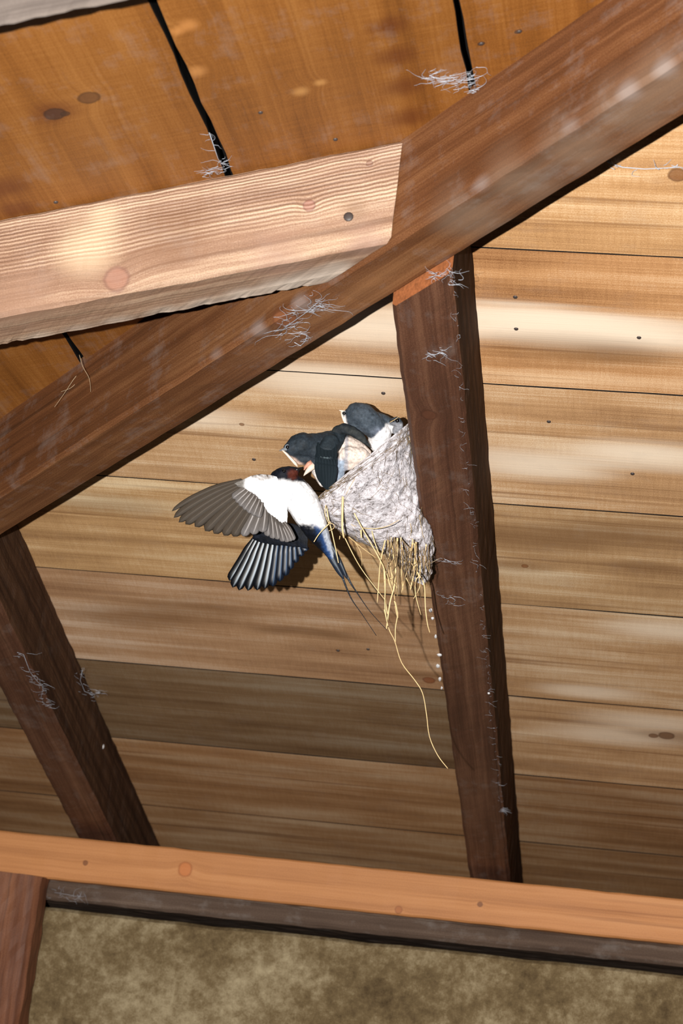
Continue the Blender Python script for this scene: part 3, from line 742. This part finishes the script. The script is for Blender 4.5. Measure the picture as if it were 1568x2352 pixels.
# ---- the adult
BLUEBLACK = lin(16, 20, 30); WHITE = lin(236, 236, 240); RUFOUS = lin(78, 34, 24); NAVY = lin(30, 52, 96)
ad = empty('barn_swallow', P(700, 1170, 1.99))
tag(ad, 'adult swallow in flight with spread wings, white belly and long forked tail, feeding a nestling', 'bird')
def adult_col(p):
    x, y, z = to_px(p)
    nz = 5 * noise.noise(p * 180) + 3 * noise.noise(p * 500)
    c = WHITE
    head = sst(1110, 1098, y + nz * .8 + (x - 660) * -0.10)
    if x < 640: head = max(head, 0.0) * 1.0
    hc = mixc(BLUEBLACK, RUFOUS, sst(17, 8, math.hypot(x - 672, (y - 1090) * 1.1) + nz * .7))
    c = mixc(c, hc, head)
    ln = (x - 682) * 0.10 + 1203                                # the vent line
    ven = sst(ln - 5, ln + 7, y + nz)
    edge = sst(-3, 5, (x - (735 + (y - 1205) * 0.40)) + 4 + nz * .6)   # pale flank on the nest side
    vc = mixc(mixc(lin(10, 14, 24), lin(44, 78, 134), sst(-26, 4, x - (735 + (y - 1205) * 0.40) + nz * 1.2)), lin(196, 204, 216), edge * 0.85)
    c = mixc(c, vc, ven)
    g = sst(9, 3, abs(x - 668 - (y - 1130) * .18 + nz)) * sst(1115, 1130, y) * sst(1170, 1140, y)
    c = mixc(c, lin(176, 180, 196), g * .6)
    return c
AD = 2.05
blob('body', [[(762, 1282, AD + .01, 8), (752, 1262, AD + .008, 13), (738, 1238, AD + .005, 21), (722, 1210, AD, 30), (707, 1180, AD, 36), (693, 1152, AD, 39), (677, 1128, AD, 35), (660, 1108, AD, 27), (650, 1094, AD, 22)],
              [(636, 1096, AD + .004, 17), (650, 1091, AD, 19.5), (662, 1088, AD - .001, 17.5), (674, 1083, AD - .001, 12), (682, 1080, AD - .001, 7)]], ad, plum, adult_col, fluff=0.0004)
horn('beak', [(678, 1080, AD - .002, 8), (686, 1077, AD - .001, 5), (692, 1074.5, AD, 2.6), (697, 1072, AD, .8)], ad, beak_dark)
ball('eye', 652, 1082, AD - .0078, 4.2, eye_mat, ad)

near_prim = vane('primary_vane', lin(66, 57, 48), lin(50, 43, 36), lin(84, 75, 66), 0.65, 0.2, edge=lin(28, 25, 22), sw=0.05)
near_sec = vane('secondary_vane', lin(96, 89, 84), lin(68, 62, 58), lin(164, 160, 160), 0.65, 0.2, edge=lin(38, 36, 36), sw=0.08, tipc=lin(100, 97, 98))
far_vane = vane('dark_vane', lin(7, 9, 14), lin(10, 12, 18), lin(176, 188, 200), 0.4, 0.4, sw=0.15)  # broad pale shaft: rachis plus the gloss streak painted into the vane
far_blue = vane('blue_vane', lin(10, 16, 28), lin(14, 22, 36), lin(70, 92, 120), 0.4, 0.4, sw=0.12)
tail_vane = vane('tail_vane', lin(24, 34, 50), lin(16, 22, 32), lin(90, 104, 118), 0.4, 0.5, sw=0.10)

def grid_wing(name, top, bot, d_top, d_bot, bulge, parent, mat, colfn, nu=46, nv=20, back=0.004):
    """thin padded surface between two px polylines (same ends) with thickness"""
    def samp(pl, t):
        q = t * (len(pl) - 1); k = min(len(pl) - 2, int(q)); f = q - k
        return V((pl[k][0] + (pl[k + 1][0] - pl[k][0]) * f, pl[k][1] + (pl[k + 1][1] - pl[k][1]) * f, 0))
    vs = []; fs = []
    for side in (0, 1):
        for i in range(nu + 1):
            t = i / nu
            A = samp(top, t); B = samp(bot, t)
            for j in range(nv + 1):
                s = j / nv
                q = A + (B - A) * s
                x = q.x + 2.2 * noise.noise(V((q.x * .12, q.y * .12, 1))) * (1 if 0 < j else 0); y = q.y + 2.2 * noise.noise(V((q.x * .12, q.y * .12, 7))) * (1 if 0 < j else 0)
                dt = d_top[0] + (d_top[1] - d_top[0]) * t; db = d_bot[0] + (d_bot[1] - d_bot[0]) * t
                bb = bulge * math.sin(math.pi * min(1, s * .8 + .12)) * (math.sin(math.pi * min(1, max(0, t * .86 + .07))) ** .5)
                d = dt + (db - dt) * s - bb * (1 if side == 0 else -0.4) + (0 if side == 0 else 0.0006)
                vs.append(P(x, y, d))
    n1 = (nu + 1) * (nv + 1); w = nv + 1
    for i in range(nu):
        for j in range(nv):
            a = i * w + j; q = (a, a + 1, a + w + 1, a + w); fs.append(q); fs.append(tuple(n1 + x for x in q[::-1]))
    for i in range(nu):
        a = i * w; fs.append((a, a + w, n1 + a + w, n1 + a)); a += nv; fs.append((a + w, a, n1 + a, n1 + a + w))
    for j in range(nv):
        fs.append((j + 1, j, n1 + j, n1 + j + 1)); a = nu * w + j; fs.append((a, a + 1, n1 + a + 1, n1 + a))
    me = from_pydata(vs, fs)
    bm = bmesh.new(); bm.from_mesh(me); bmesh.ops.recalc_face_normals(bm, faces=bm.faces); bm.to_mesh(me); bm.free()
    set_col(me, colfn)
    return link(name, me, parent, [mat])

WD = 2.04
def near_col(p):
    x, y, z = to_px(p); nz = noise.noise(p * 260)
    c = WHITE
    w = sst(15, 5, math.hypot((x - 600) * .42, (y - 1093) * 1.1) + nz * 6)
    c = mixc(c, lin(84, 68, 54), w * max(0, min(1, .7 + .9 * noise.noise(p * 600))))
    lead = sst(1112, 1100, y + (600 - x) * .12 + nz * 3) * sst(566, 552, x)
    c = mixc(c, lin(120, 116, 112), sst(566, 556, x + nz * 6))
    return c
top = [z1(385, 562), z1(430, 545), z1(480, 522), z1(530, 512), z1(585, 516), z1(640, 530), z1(690, 560)]
bot = [z1(395, 575), z1(450, 600), z1(510, 640), z1(560, 700), z1(605, 770), z1(650, 822), z1(684, 800)]
wing = grid_wing('wing', top, bot, (WD, WD + .006), (WD, WD + .004), 0.005, ad, plum, near_col)
wing['label'] = 'near wing with white lining and grey-brown flight feathers'
tips = [(36, 720), (46, 757), (74, 784), (112, 794), (165, 808), (222, 832), (272, 847), (328, 858), (380, 863), (436, 862), (490, 852), (545, 840)]
roots = [(430, 545), (438, 552), (448, 560), (458, 570), (468, 580), (480, 592), (492, 605), (505, 620), (518, 636), (532, 652), (546, 670), (560, 690)]
for i, (tp, rt) in enumerate(zip(tips, roots)):
    bend = [9, 8, 6, 5, 4, 3, 2, 1, 0, -1, -2, -2][i]
    feather('flight_feather', z1(*rt), z1(*tp), WD + .0045 + .0005 * (11 - i) * .5, WD - .004 + .0007 * (11 - i), [13, 20, 23, 25, 27, 28, 28, 28, 28, 27, 26, 25][i], bend, near_prim if i < 9 else near_sec, wing, lean=0.12, tipr=0.16 if i > 2 else 0.3, wr=0.5)
stips = [(575, 862), (606, 876), (634, 880), (664, 892), (690, 894), (708, 890), (724, 884)]
sroots = [(572, 700), (588, 720), (604, 742), (622, 764), (640, 780), (655, 786), (668, 780)]
for i, (tp, rt) in enumerate(zip(stips, sroots)):
    feather('flight_feather', z1(*rt), z1(*tp), WD + .003 - .0005 * i, WD - .003 - .0006 * i, 17 - i * .6, -2, near_sec, wing, lean=0.12, tipr=0.14)
for i in range(7):                                             # greater coverts over the feather bases
    a, b_ = roots[4 + i], tips[4 + i]
    e = (a[0] + (b_[0] - a[0]) * (.30 + .02 * i), a[1] + (b_[1] - a[1]) * (.30 + .03 * i))
    feather('covert_feather', z1(*a), z1(*e), WD - .0002, WD - .0012 - .0004 * i, 17, 0, near_sec, wing, tipr=0.2)

FD = 2.09
def far_col(p): return mixc(lin(8, 11, 18), lin(14, 20, 32), .5 + noise.noise(p * 200))
ftop = [z1(488, 850), z1(560, 800), z1(640, 780), z1(720, 790), z1(800, 830)]
fbot = [z1(492, 880), z1(570, 905), z1(650, 915), z1(730, 920), z1(800, 932)]
fw = grid_wing('wing', ftop, fbot, (FD, FD - .02), (FD, FD - .02), 0.004, ad, plum, far_col)
fw['label'] = 'far wing with blue-black feathers fanned downward'
ft = [(358, 1112), (376, 1150), (412, 1166), (462, 1168), (514, 1166), (558, 1158), (602, 1146), (642, 1118), (676, 1086), (704, 1050), (734, 1012), (766, 975), (796, 945)]
fr = [(512, 848), (526, 848), (545, 850), (566, 852), (588, 855), (612, 858), (636, 862), (660, 868), (684, 874), (706, 880), (728, 886), (750, 892), (770, 900)]
for i, (tp, rt) in enumerate(zip(ft, fr)):
    feather('flight_feather', z1(*rt), z1(*tp), FD + .004 - .0015 * i * .5, FD + .01 - .0012 * i, 21 if i < 9 else 18, -3 + i * .3, far_vane if i < 6 else far_blue, fw, wr=0.35, camber=0.3, lean=-0.25, tipr=.16)

tail = feather('tail', (748, 1240), (790, 1330), AD + .006, AD + .012, 17, 3, tail_vane, ad, tipr=.7, wr=.9)
feather('tail_feather', (742, 1240), (783, 1318), AD + .005, AD + .011, 13, 3, tail_vane, tail, tipr=.6, wr=.9)
feather('tail_feather', (758, 1248), (797, 1330), AD + .006, AD + .012, 12, -2, tail_vane, tail, tipr=.6, wr=.9)
def streamer(pts, w0, w1, parent):
    vs = []; fs = []; n = len(pts); out = []
    for i in range(n - 1):
        for k in range(6):
            t = k / 6; p0 = pts[max(0, i - 1)]; p1 = pts[i]; p2 = pts[i + 1]; p3 = pts[min(n - 1, i + 2)]
            out.append(tuple(0.5 * (2 * p1[q] + (p2[q] - p0[q]) * t + (2 * p0[q] - 5 * p1[q] + 4 * p2[q] - p3[q]) * t * t + (3 * p1[q] - p0[q] - 3 * p2[q] + p3[q]) * t ** 3) for q in range(3)))
    out.append(pts[-1]); m_ = len(out)
    for i, (x, y, d) in enumerate(out):
        a = out[max(0, i - 1)]; b_ = out[min(m_ - 1, i + 1)]
        tx, ty = b_[0] - a[0], b_[1] - a[1]; l_ = math.hypot(tx, ty); nx, ny = -ty / l_, tx / l_
        w = w1 + (w0 - w1) * (1 - i / (m_ - 1)) ** 2.6
        for q in range(8):
            an = q / 8 * 2 * math.pi; vs.append(P(x + nx * w / 2 * math.cos(an), y + ny * w / 2 * math.cos(an), d + max(.0003, w * .12 * d / F) * math.sin(an)))
    for i in range(m_ - 1):
        for q in range(8): fs.append((i * 8 + q, i * 8 + (q + 1) % 8, (i + 1) * 8 + (q + 1) % 8, (i + 1) * 8 + q))
    fs.append(tuple(range(8))[::-1]); fs.append(tuple((m_ - 1) * 8 + q for q in range(8)))
    me = from_pydata(vs, fs)
    set_col(me, lambda p: mixc(lin(52, 62, 74), lin(24, 28, 36), sst(1290, 1360, to_px(p)[1])))
    return link('tail_streamer', me, parent, [plum_gloss])
streamer([(762, 1270, AD + .010), (783, 1318, AD + .014), (805, 1372, AD + .02), (832, 1412, AD + .025), (864, 1460, AD + .03)], 11, 1.4, tail)
streamer([(770, 1268, AD + .012), (800, 1330, AD + .016), (820, 1362, AD + .02), (850, 1405, AD + .025), (888, 1447, AD + .03)], 10, 1.4, tail)

# ---- the nestlings
SLATE = lin(46, 56, 66); SLATE_D = lin(26, 32, 38); CREAM = lin(230, 222, 218)
c1 = empty('swallow_nestling', P(780, 1080, 2.03))
tag(c1, 'nestling leaning furthest out of the nest with open beak toward the adult', 'bird', 'nestlings in the mud nest')
CD = 2.045
def chick1_col(p):
    x, y, z = to_px(p); nz = 4 * noise.noise(p * 200) + 2.5 * noise.noise(p * 520)
    c = mixc(SLATE, SLATE_D, .5 + .10 * nz)
    c = mixc(c, lin(96, 110, 124), sst(.5, 1.0, noise.noise(p * 150)) * .7)
    thr = sst(-2, 7, (y - 1036) - (x - 652) * 0.62 + nz * .5) * sst(716, 706, x)      # throat under the gape
    c = mixc(c, lin(216, 186, 170), thr)
    br = sst(1066, 1074, y + nz + (x - 715) * .0) * sst(745, 735, x)
    c = mixc(c, CREAM, br)
    be = sst(772, 782, x + nz + (y - 1050) * .1) * sst(1000, 1010, y + nz)
    c = mixc(c, lin(222, 206, 196), be)
    dn = sst(1048, 1060, y + nz) * sst(766, 772, x) * sst(800, 788, x + nz)
    c = mixc(c, lin(136, 156, 180), dn * .9)
    sh = sst(7, 2, abs(x - 795 - nz * .4)) * sst(1000, 1010, y)
    c = mixc(c, lin(150, 150, 160), sh * .8)
    return c
blob('body', [[(684, 1023, CD - .004, 26), (695, 1021, CD - .004, 29), (708, 1026, CD - .002, 26)],
              [(708, 1026, CD - .002, 25), (728, 1034, CD, 28), (748, 1044, CD + .004, 32), (760, 1064, CD + .01, 32), (766, 1090, CD + .014, 28)],
              [(705, 1016, CD, 20), (730, 1016, CD + .002, 22), (755, 1010, CD + .008, 21), (780, 1002, CD + .012, 17)],
              [(672, 1030, CD - .006, 19), (664, 1031, CD - .006, 15), (672, 1042, CD - .003, 14), (690, 1054, CD - .001, 15), (706, 1054, CD, 16)],
              [(730, 1060, CD + .004, 24), (735, 1085, CD + .008, 18), (742, 1108, CD + .012, 12)],
              [(750, 1030, CD + .01, 28), (785, 1022, CD + .014, 28), (812, 1034, CD + .016, 27), (836, 1044, CD + .018, 18)],
              [(786, 1060, CD + .010, 24), (806, 1062, CD + .008, 18), (836, 1048, CD + .008, 14)], [(800, 1046, CD + .004, 22), (828, 1046, CD + .006, 19)]], c1, plum, chick1_col, fluff=.0005)
horn('beak', [(664, 1031, CD - .008, 11), (655, 1031.5, CD - .008, 7.5), (648, 1033, CD - .008, 4), (641, 1035.5, CD - .008, .8)], c1, plain('horn_beak', lin(120, 124, 130), .4, .4))
horn('gape', [(648, 1034, CD - .009, 1.6), (658, 1043, CD - .010, 2.6), (670, 1056, CD - .010, 3.2), (678, 1065, CD - .009, 3.4), (683, 1072, CD - .008, 1.4)], c1, beak_pale, flat=1.0)['label'] = 'pale upper edge of the open beak'
jaw = horn('lower_beak', [(722, 1068, CD - .004, 13), (713, 1075, CD - .006, 10.5), (705, 1083, CD - .006, 7), (700, 1089, CD - .006, 3.5), (697, 1093, CD - .006, .8)], c1, beak_pale)
horn('mouth_lining', [(716, 1062, CD - .004, 10), (708, 1066, CD - .006, 8), (701, 1073, CD - .005, 5), (698, 1080, CD - .005, 2)], c1, mouth_pink)
ball('eye', 660, 1027, CD - .0118, 4.4, eye_mat, c1)
ball('eye_ring', 660, 1027, CD - .0108, 6.6, ring_mat, c1, (1, 1, .5))
def wing_col(p):
    x, y, z = to_px(p); nz = noise.noise(p * 240)
    band = math.sin((y * 1.0 + abs(x - 750) * .5) * .55 + nz * 1.5)
    c = mixc(lin(22, 30, 36), lin(40, 50, 58), .5 + .5 * nz)
    return mixc(c, lin(84, 98, 104), sst(.75, 1.0, band) * sst(1030, 1050, y) * .8)
W1 = CD - .014
cw = blob('wing', [[(758, 1018, W1 + .006, 22), (750, 1040, W1 + .002, 24), (746, 1065, W1, 22), (748, 1090, W1 + .001, 16), (751, 1110, W1 + .003, 10), (753, 1122, W1 + .005, 4)],
                   [(782, 990, W1 + .016, 15), (772, 1008, W1 + .012, 20), (756, 1030, W1 + .006, 22)], [(762, 1060, W1 + .004, 10), (757, 1090, W1 + .004, 8)]], c1, plum, wing_col, flat=.45, fluff=.0003)
nv = vane('nestling_vane', lin(20, 28, 33), lin(28, 36, 42), lin(36, 45, 51), .85, .08, edge=lin(38, 48, 54), sw=.05)
for i in range(7):
    q = i / 6
    feather('flight_feather', (727 + 40 * q, 1050 + 6 * q), (741 + 18 * q, 1112 + 14 * math.sin(q * 2.6)), W1 - .0062 - .0002 * i, W1 - .001, 12, 4 - q * 9, nv, cw, tipr=.3, camber=.08)
for i in range(6):
    q = i / 5
    feather('covert_feather', (731 + 40 * q, 1016 + 4 * q), (733 + 38 * q, 1050 + 2 * q), W1 + .003, W1 - .0074, 10, 1, nv, cw, tipr=.35, camber=.08)
    feather('covert_feather', (729 + 42 * q, 1034 + 4 * q), (733 + 36 * q, 1068 + 4 * q), W1 + .003, W1 - .0074, 11, 1, nv, cw, tipr=.35, camber=.08)
def strip_col(p): return mixc(lin(22, 28, 34), lin(44, 48, 48), .5 + noise.noise(p * 220))
fw1 = blob('wing', [[(774, 990, W1 + .012, 13), (790, 984, W1 + .010, 13), (808, 990, W1 + .008, 12), (826, 1002, W1 + .008, 11), (838, 1014, W1 + .008, 7), (852, 1030, W1 + .010, 2)]], c1, plum, strip_col, flat=.5, fluff=.0003, voxel=.0008)
fw1['label'] = 'second wing raised along the back, dark and pointed'

c2 = empty('swallow_nestling', P(850, 1010, 2.06))
tag(c2, 'topmost nestling with grey head facing left, white flank on the nest rim', 'bird', 'nestlings in the mud nest')
C2 = 2.055
def chick2_col(p):
    x, y, z = to_px(p); nz = 4 * noise.noise(p * 200) + 2.5 * noise.noise(p * 520)
    c = mixc(lin(44, 54, 64), lin(82, 92, 104), .45 + .09 * nz)
    c = mixc(c, lin(34, 42, 50), sst(845, 800, x + nz) * .6)
    c = mixc(c, lin(112, 120, 138), sst(845, 875, x + nz) * sst(975, 990, y) * .8)
    ed = sst(9, 3, (x - 784) - (y - 948) * 0.30 + nz * .4) * sst(946, 954, y)
    c = mixc(c, lin(222, 216, 214), ed)
    fl = sst(-4, 4, (x - 872) + (y - 990) * 0.9 + nz) * sst(966, 974, y + nz * .7 - (x - 878) * .35)
    fl = max(fl, sst(1002, 1009, y + nz) * sst(836, 844, x))
    return mixc(c, WHITE, fl)
blob('body', [[(808, 955, C2 - .004, 21), (818, 950, C2 - .004, 26.5), (832, 955, C2 - .004, 30), (846, 968, C2 - .003, 30)],
              [(804, 962, C2 - .004, 18), (808, 972, C2 - .004, 13), (825, 978, C2 - .002, 18)],
              [(846, 970, C2 - .003, 29), (862, 982, C2, 29), (872, 994, C2 + .004, 28), (870, 1015, C2 + .01, 26)], [(850, 962, C2, 22), (878, 970, C2 + .004, 20), (902, 980, C2 + .008, 16)]], c2, plum, chick2_col, fluff=.0005)
horn('beak', [(794, 948, C2 - .005, 8), (788, 945.5, C2 - .006, 5.5), (783, 943.5, C2 - .006, 3), (778, 942, C2 - .006, .8)], c2, beak_pale)
horn('gape', [(783, 946, C2 - .007, 1.6), (786, 956, C2 - .008, 2.4), (790, 966, C2 - .008, 2.8), (795, 976, C2 - .006, 2.6), (799, 983, C2 - .004, 1.2)], c2, beak_pale, flat=1.0)
ball('eye', 790, 949.5, C2 - .0085, 4.0, eye_mat, c2)
ball('eye_ring', 790.5, 949.5, C2 - .0078, 5.6, ring_mat, c2, (1, 1, .5))

c3 = empty('swallow_nestling', P(912, 985, 2.05))
tag(c3, 'nestling tucked against the rafter, only its dark eye and face showing above the rim', 'bird', 'nestlings in the mud nest')
blob('body', [[(903, 968, 2.035, 9), (911, 967, 2.034, 10.5), (916, 974, 2.036, 10), (912, 988, 2.045, 12)]], c3, plum, lambda p: mixc(lin(52, 60, 70), lin(150, 152, 160), sst(966, 978, to_px(p)[1])), fluff=.0003, voxel=.0007)
ball('eye', 912, 966, 2.0305, 5, eye_mat, c3)
ball('eye_ring', 912, 966.5, 2.0315, 6.4, ring_mat, c3, (1, 1, .5))
horn('beak', [(905, 966, 2.031, 4.5), (899, 966.5, 2.031, 3), (894, 968, 2.031, .8)], c3, beak_dark)
tube('straw', [P(895, 970, 2.026), P(906, 964, 2.024), P(917, 956, 2.026)], .0003, .0002, straw_mats[1], nest)

# ------------------------------------------------------------------ cobwebs, droppings, wisps
web_mat = plain('cobweb_silk', lin(178, 184, 196), 0.8, 0.1)
def wander(p0, dirv, n, step, nrm, seedv, stick):
    pts = [p0]; d = dirv.normalized()
    for i in range(n):
        d = (d + noise.noise_vector(pts[-1] * 140 + V((seedv, i * .3, 0))) * 1.1).normalized(); d = (d - nrm * d.dot(nrm)).normalized()
        pts.append(pts[-1] + d * step)
    return pts
def cobweb(label, spots, plane, n, spread, name='cobweb', strands=3, length=6, step=.003, r=.00022, thread=True, group='cobwebs on the roof timbers'):
    p0, nrm = plane
    rg = random.Random(hash(label) % 1 + len(label) * 7 + int(spots[0][0])); vs = []; fs = []
    for k in range(int(n * 1.6)):
        i = rg.randrange(len(spots)); j = min(len(spots) - 1, i + 1); t = rg.random()
        px = spots[i][0] + (spots[j][0] - spots[i][0]) * t + rg.gauss(0, spread); py = spots[i][1] + (spots[j][1] - spots[i][1]) * t + rg.gauss(0, spread)
        p = cast(px, py, p0, nrm) + nrm * rg.uniform(.0008, .004)
        d = (RT * (spots[j][0] - spots[i][0]) - UP * (spots[j][1] - spots[i][1])); d = d.normalized() * rg.choice((-1, 1)) if d.length > 1e-6 else RT.copy()
        d = d + RT * rg.gauss(0, .55) + UP * rg.gauss(0, .55); d = d - nrm * d.dot(nrm)
        pts = wander(p, d, rg.randint(4, length * 2), step * rg.uniform(.2, .7), nrm, k * 3.3, 1)
        tube_mesh(pts, r * rg.uniform(.4, 1.1), r * .25, 4, vs, fs)
    # main threads that tie the wisps together
    if len(spots) > 1 and thread:
        tube_mesh([cast(x, y, p0, nrm) + nrm * .002 for x, y in spots], r * 1.2, r * .7, 4, vs, fs)
    o = link(name, from_pydata(vs, fs), None, [web_mat])
    tag(o, label, 'cobweb', group, 'thing')
    return o
PL1 = (P1, N1); PL2 = (R0, N2); PH = (R0 - HU * (HDEP + .0006), -HU); PR = (P1 + N1 * (RD + .001), N1); PHS = (R0 - HS * (HW / 2 + .0006), -HS)
cobweb('cobweb tangled where the upper right board seam meets the hip beam', [(985, 168), (1005, 176), (1035, 172), (1055, 185), (1075, 165), (1082, 205)], PL2, 60, 9, step=.0035)
cobweb('cobweb smear on the hip beam right of the pale rafter end', [(640, 760), (665, 740), (700, 715), (730, 690)], PH, 40, 12, step=.005)
cobweb('curled cobweb thread on the lower edge of the hip beam', [(676, 782), (690, 790), (700, 780), (705, 765), (690, 762)], PH, 8, 5)
cobweb('cobweb at the top of the nest rafter under the hip beam', [(985, 632), (1010, 628), (1030, 615), (1040, 640)], PR, 16, 6)
cobweb('small cobweb tuft high on the nest rafter above the nest', [(982, 806), (998, 812), (1012, 804)], PR, 12, 5)
cobweb('small cobweb thread on the nest rafter below the nest', [(1026, 1372), (1036, 1368), (1046, 1374), (1040, 1384)], PR, 6, 3)
cobweb('cobweb thread on the nest rafter level with the hanging straw', [(1020, 1280), (1032, 1285), (1048, 1287)], PR, 6, 4)
cobweb('dusty cobweb line along the left rafter', [(40, 1495), (55, 1500), (70, 1540), (85, 1560), (100, 1575), (95, 1600), (108, 1618)], PR, 26, 6)
cobweb('cobweb bridging the left rafter and the dark boards', [(190, 1535), (185, 1560), (195, 1585), (215, 1592), (230, 1588)], (P1 + N1 * .03, N1), 18, 5)
cobweb('cobweb in the left board seam above the pale rafter', [(480, 300), (500, 360), (515, 378), (470, 388)], PL2, 22, 6)
cobweb('cobweb strand crossing the shadow under the hip beam at right', [(1390, 360), (1405, 372), (1430, 380), (1480, 384), (1560, 380)], PL1, 8, 4, r=.0005)
cobweb('cobweb dust on the wall plate underside at lower left', [(125, 2050), (160, 2056), (180, 2060)], (V((0, plate_y + .010, 0)), V((0, -1, 0))), 14, 6)

cobweb('fine line of dust and web down the right-hand arris of the nest rafter', [(1040, 600), (1058, 880), (1078, 1130), (1099, 1328), (1125, 1589), (1153, 1857)], (P1 + N1 * (RD + .0006), N1), 90, 2.5, step=.0022, r=.00014, thread=False)
wisp = empty('grass_wisp', on2(185, 830)); tag(wisp, 'dry grass wisp dangling from the seam under the pale rafter at left', 'grass wisp', kind='thing')
for pts in ([(182, 815), (190, 842), (205, 870), (208, 900)], [(190, 845), (170, 870), (150, 900), (125, 935)], [(188, 850), (195, 880), (202, 905)], [(185, 845), (170, 885), (140, 900)]):
    q0 = on2(*pts[0]); dz = (q0 - CAMP).dot(FW) - .01
    tube('blade', [P(x, y, dz - .004 * i) for i, (x, y) in enumerate(pts)], .00035, .0002, straw_mats[2], wisp)

drop_mat = plain('white_dropping', lin(226, 226, 230), .7, .2)
def splat(parent, px, py, plane, rx, ry, sd):
    p0, nrm = plane; c = cast(px, py, p0, nrm)
    e1 = (RT - nrm * RT.dot(nrm)).normalized(); e2 = nrm.cross(e1)
    vs = [c + nrm * .0013]; fs = []; N = 16
    for k, (s, h) in enumerate(((.55, .0011), (1, .0001))):
        for i in range(N):
            a = i / N * 2 * math.pi; w = s * (1 + .35 * noise.noise(V((math.cos(a) * 1.5, math.sin(a) * 1.5, sd))))
            vs.append(c + e1 * (math.cos(a) * rx * w) + e2 * (math.sin(a) * ry * w) + nrm * h)
    for i in range(N):
        fs.append((0, 1 + i, 1 + (i + 1) % N)); fs.append((1 + i, 1 + N + i, 1 + N + (i + 1) % N, 1 + (i + 1) % N))
    o = link('dropping', from_pydata(vs, fs), parent, [drop_mat]); o['label'] = 'white bird dropping'
for i, (x, y, a, b_) in enumerate([(989, 1402, .002, .004), (993, 1420, .0018, .003), (1009, 1504, .003, .003), (1005, 1530, .002, .005), (1010, 1560, .0016, .006), (1014, 1580, .0012, .004), (1000, 1462, .0015, .004), (1122, 1592, .0016, .0016)]):
    splat(rf1, x, y, PR, a, b_, i * 3.1)
splat(rf2, 237, 1715, (V((-0.7722, 0, 0)), V((1, 0, 0))), .004, .003, 5)

for o in bpy.data.objects:
    if '_w' in o: del o['_w']
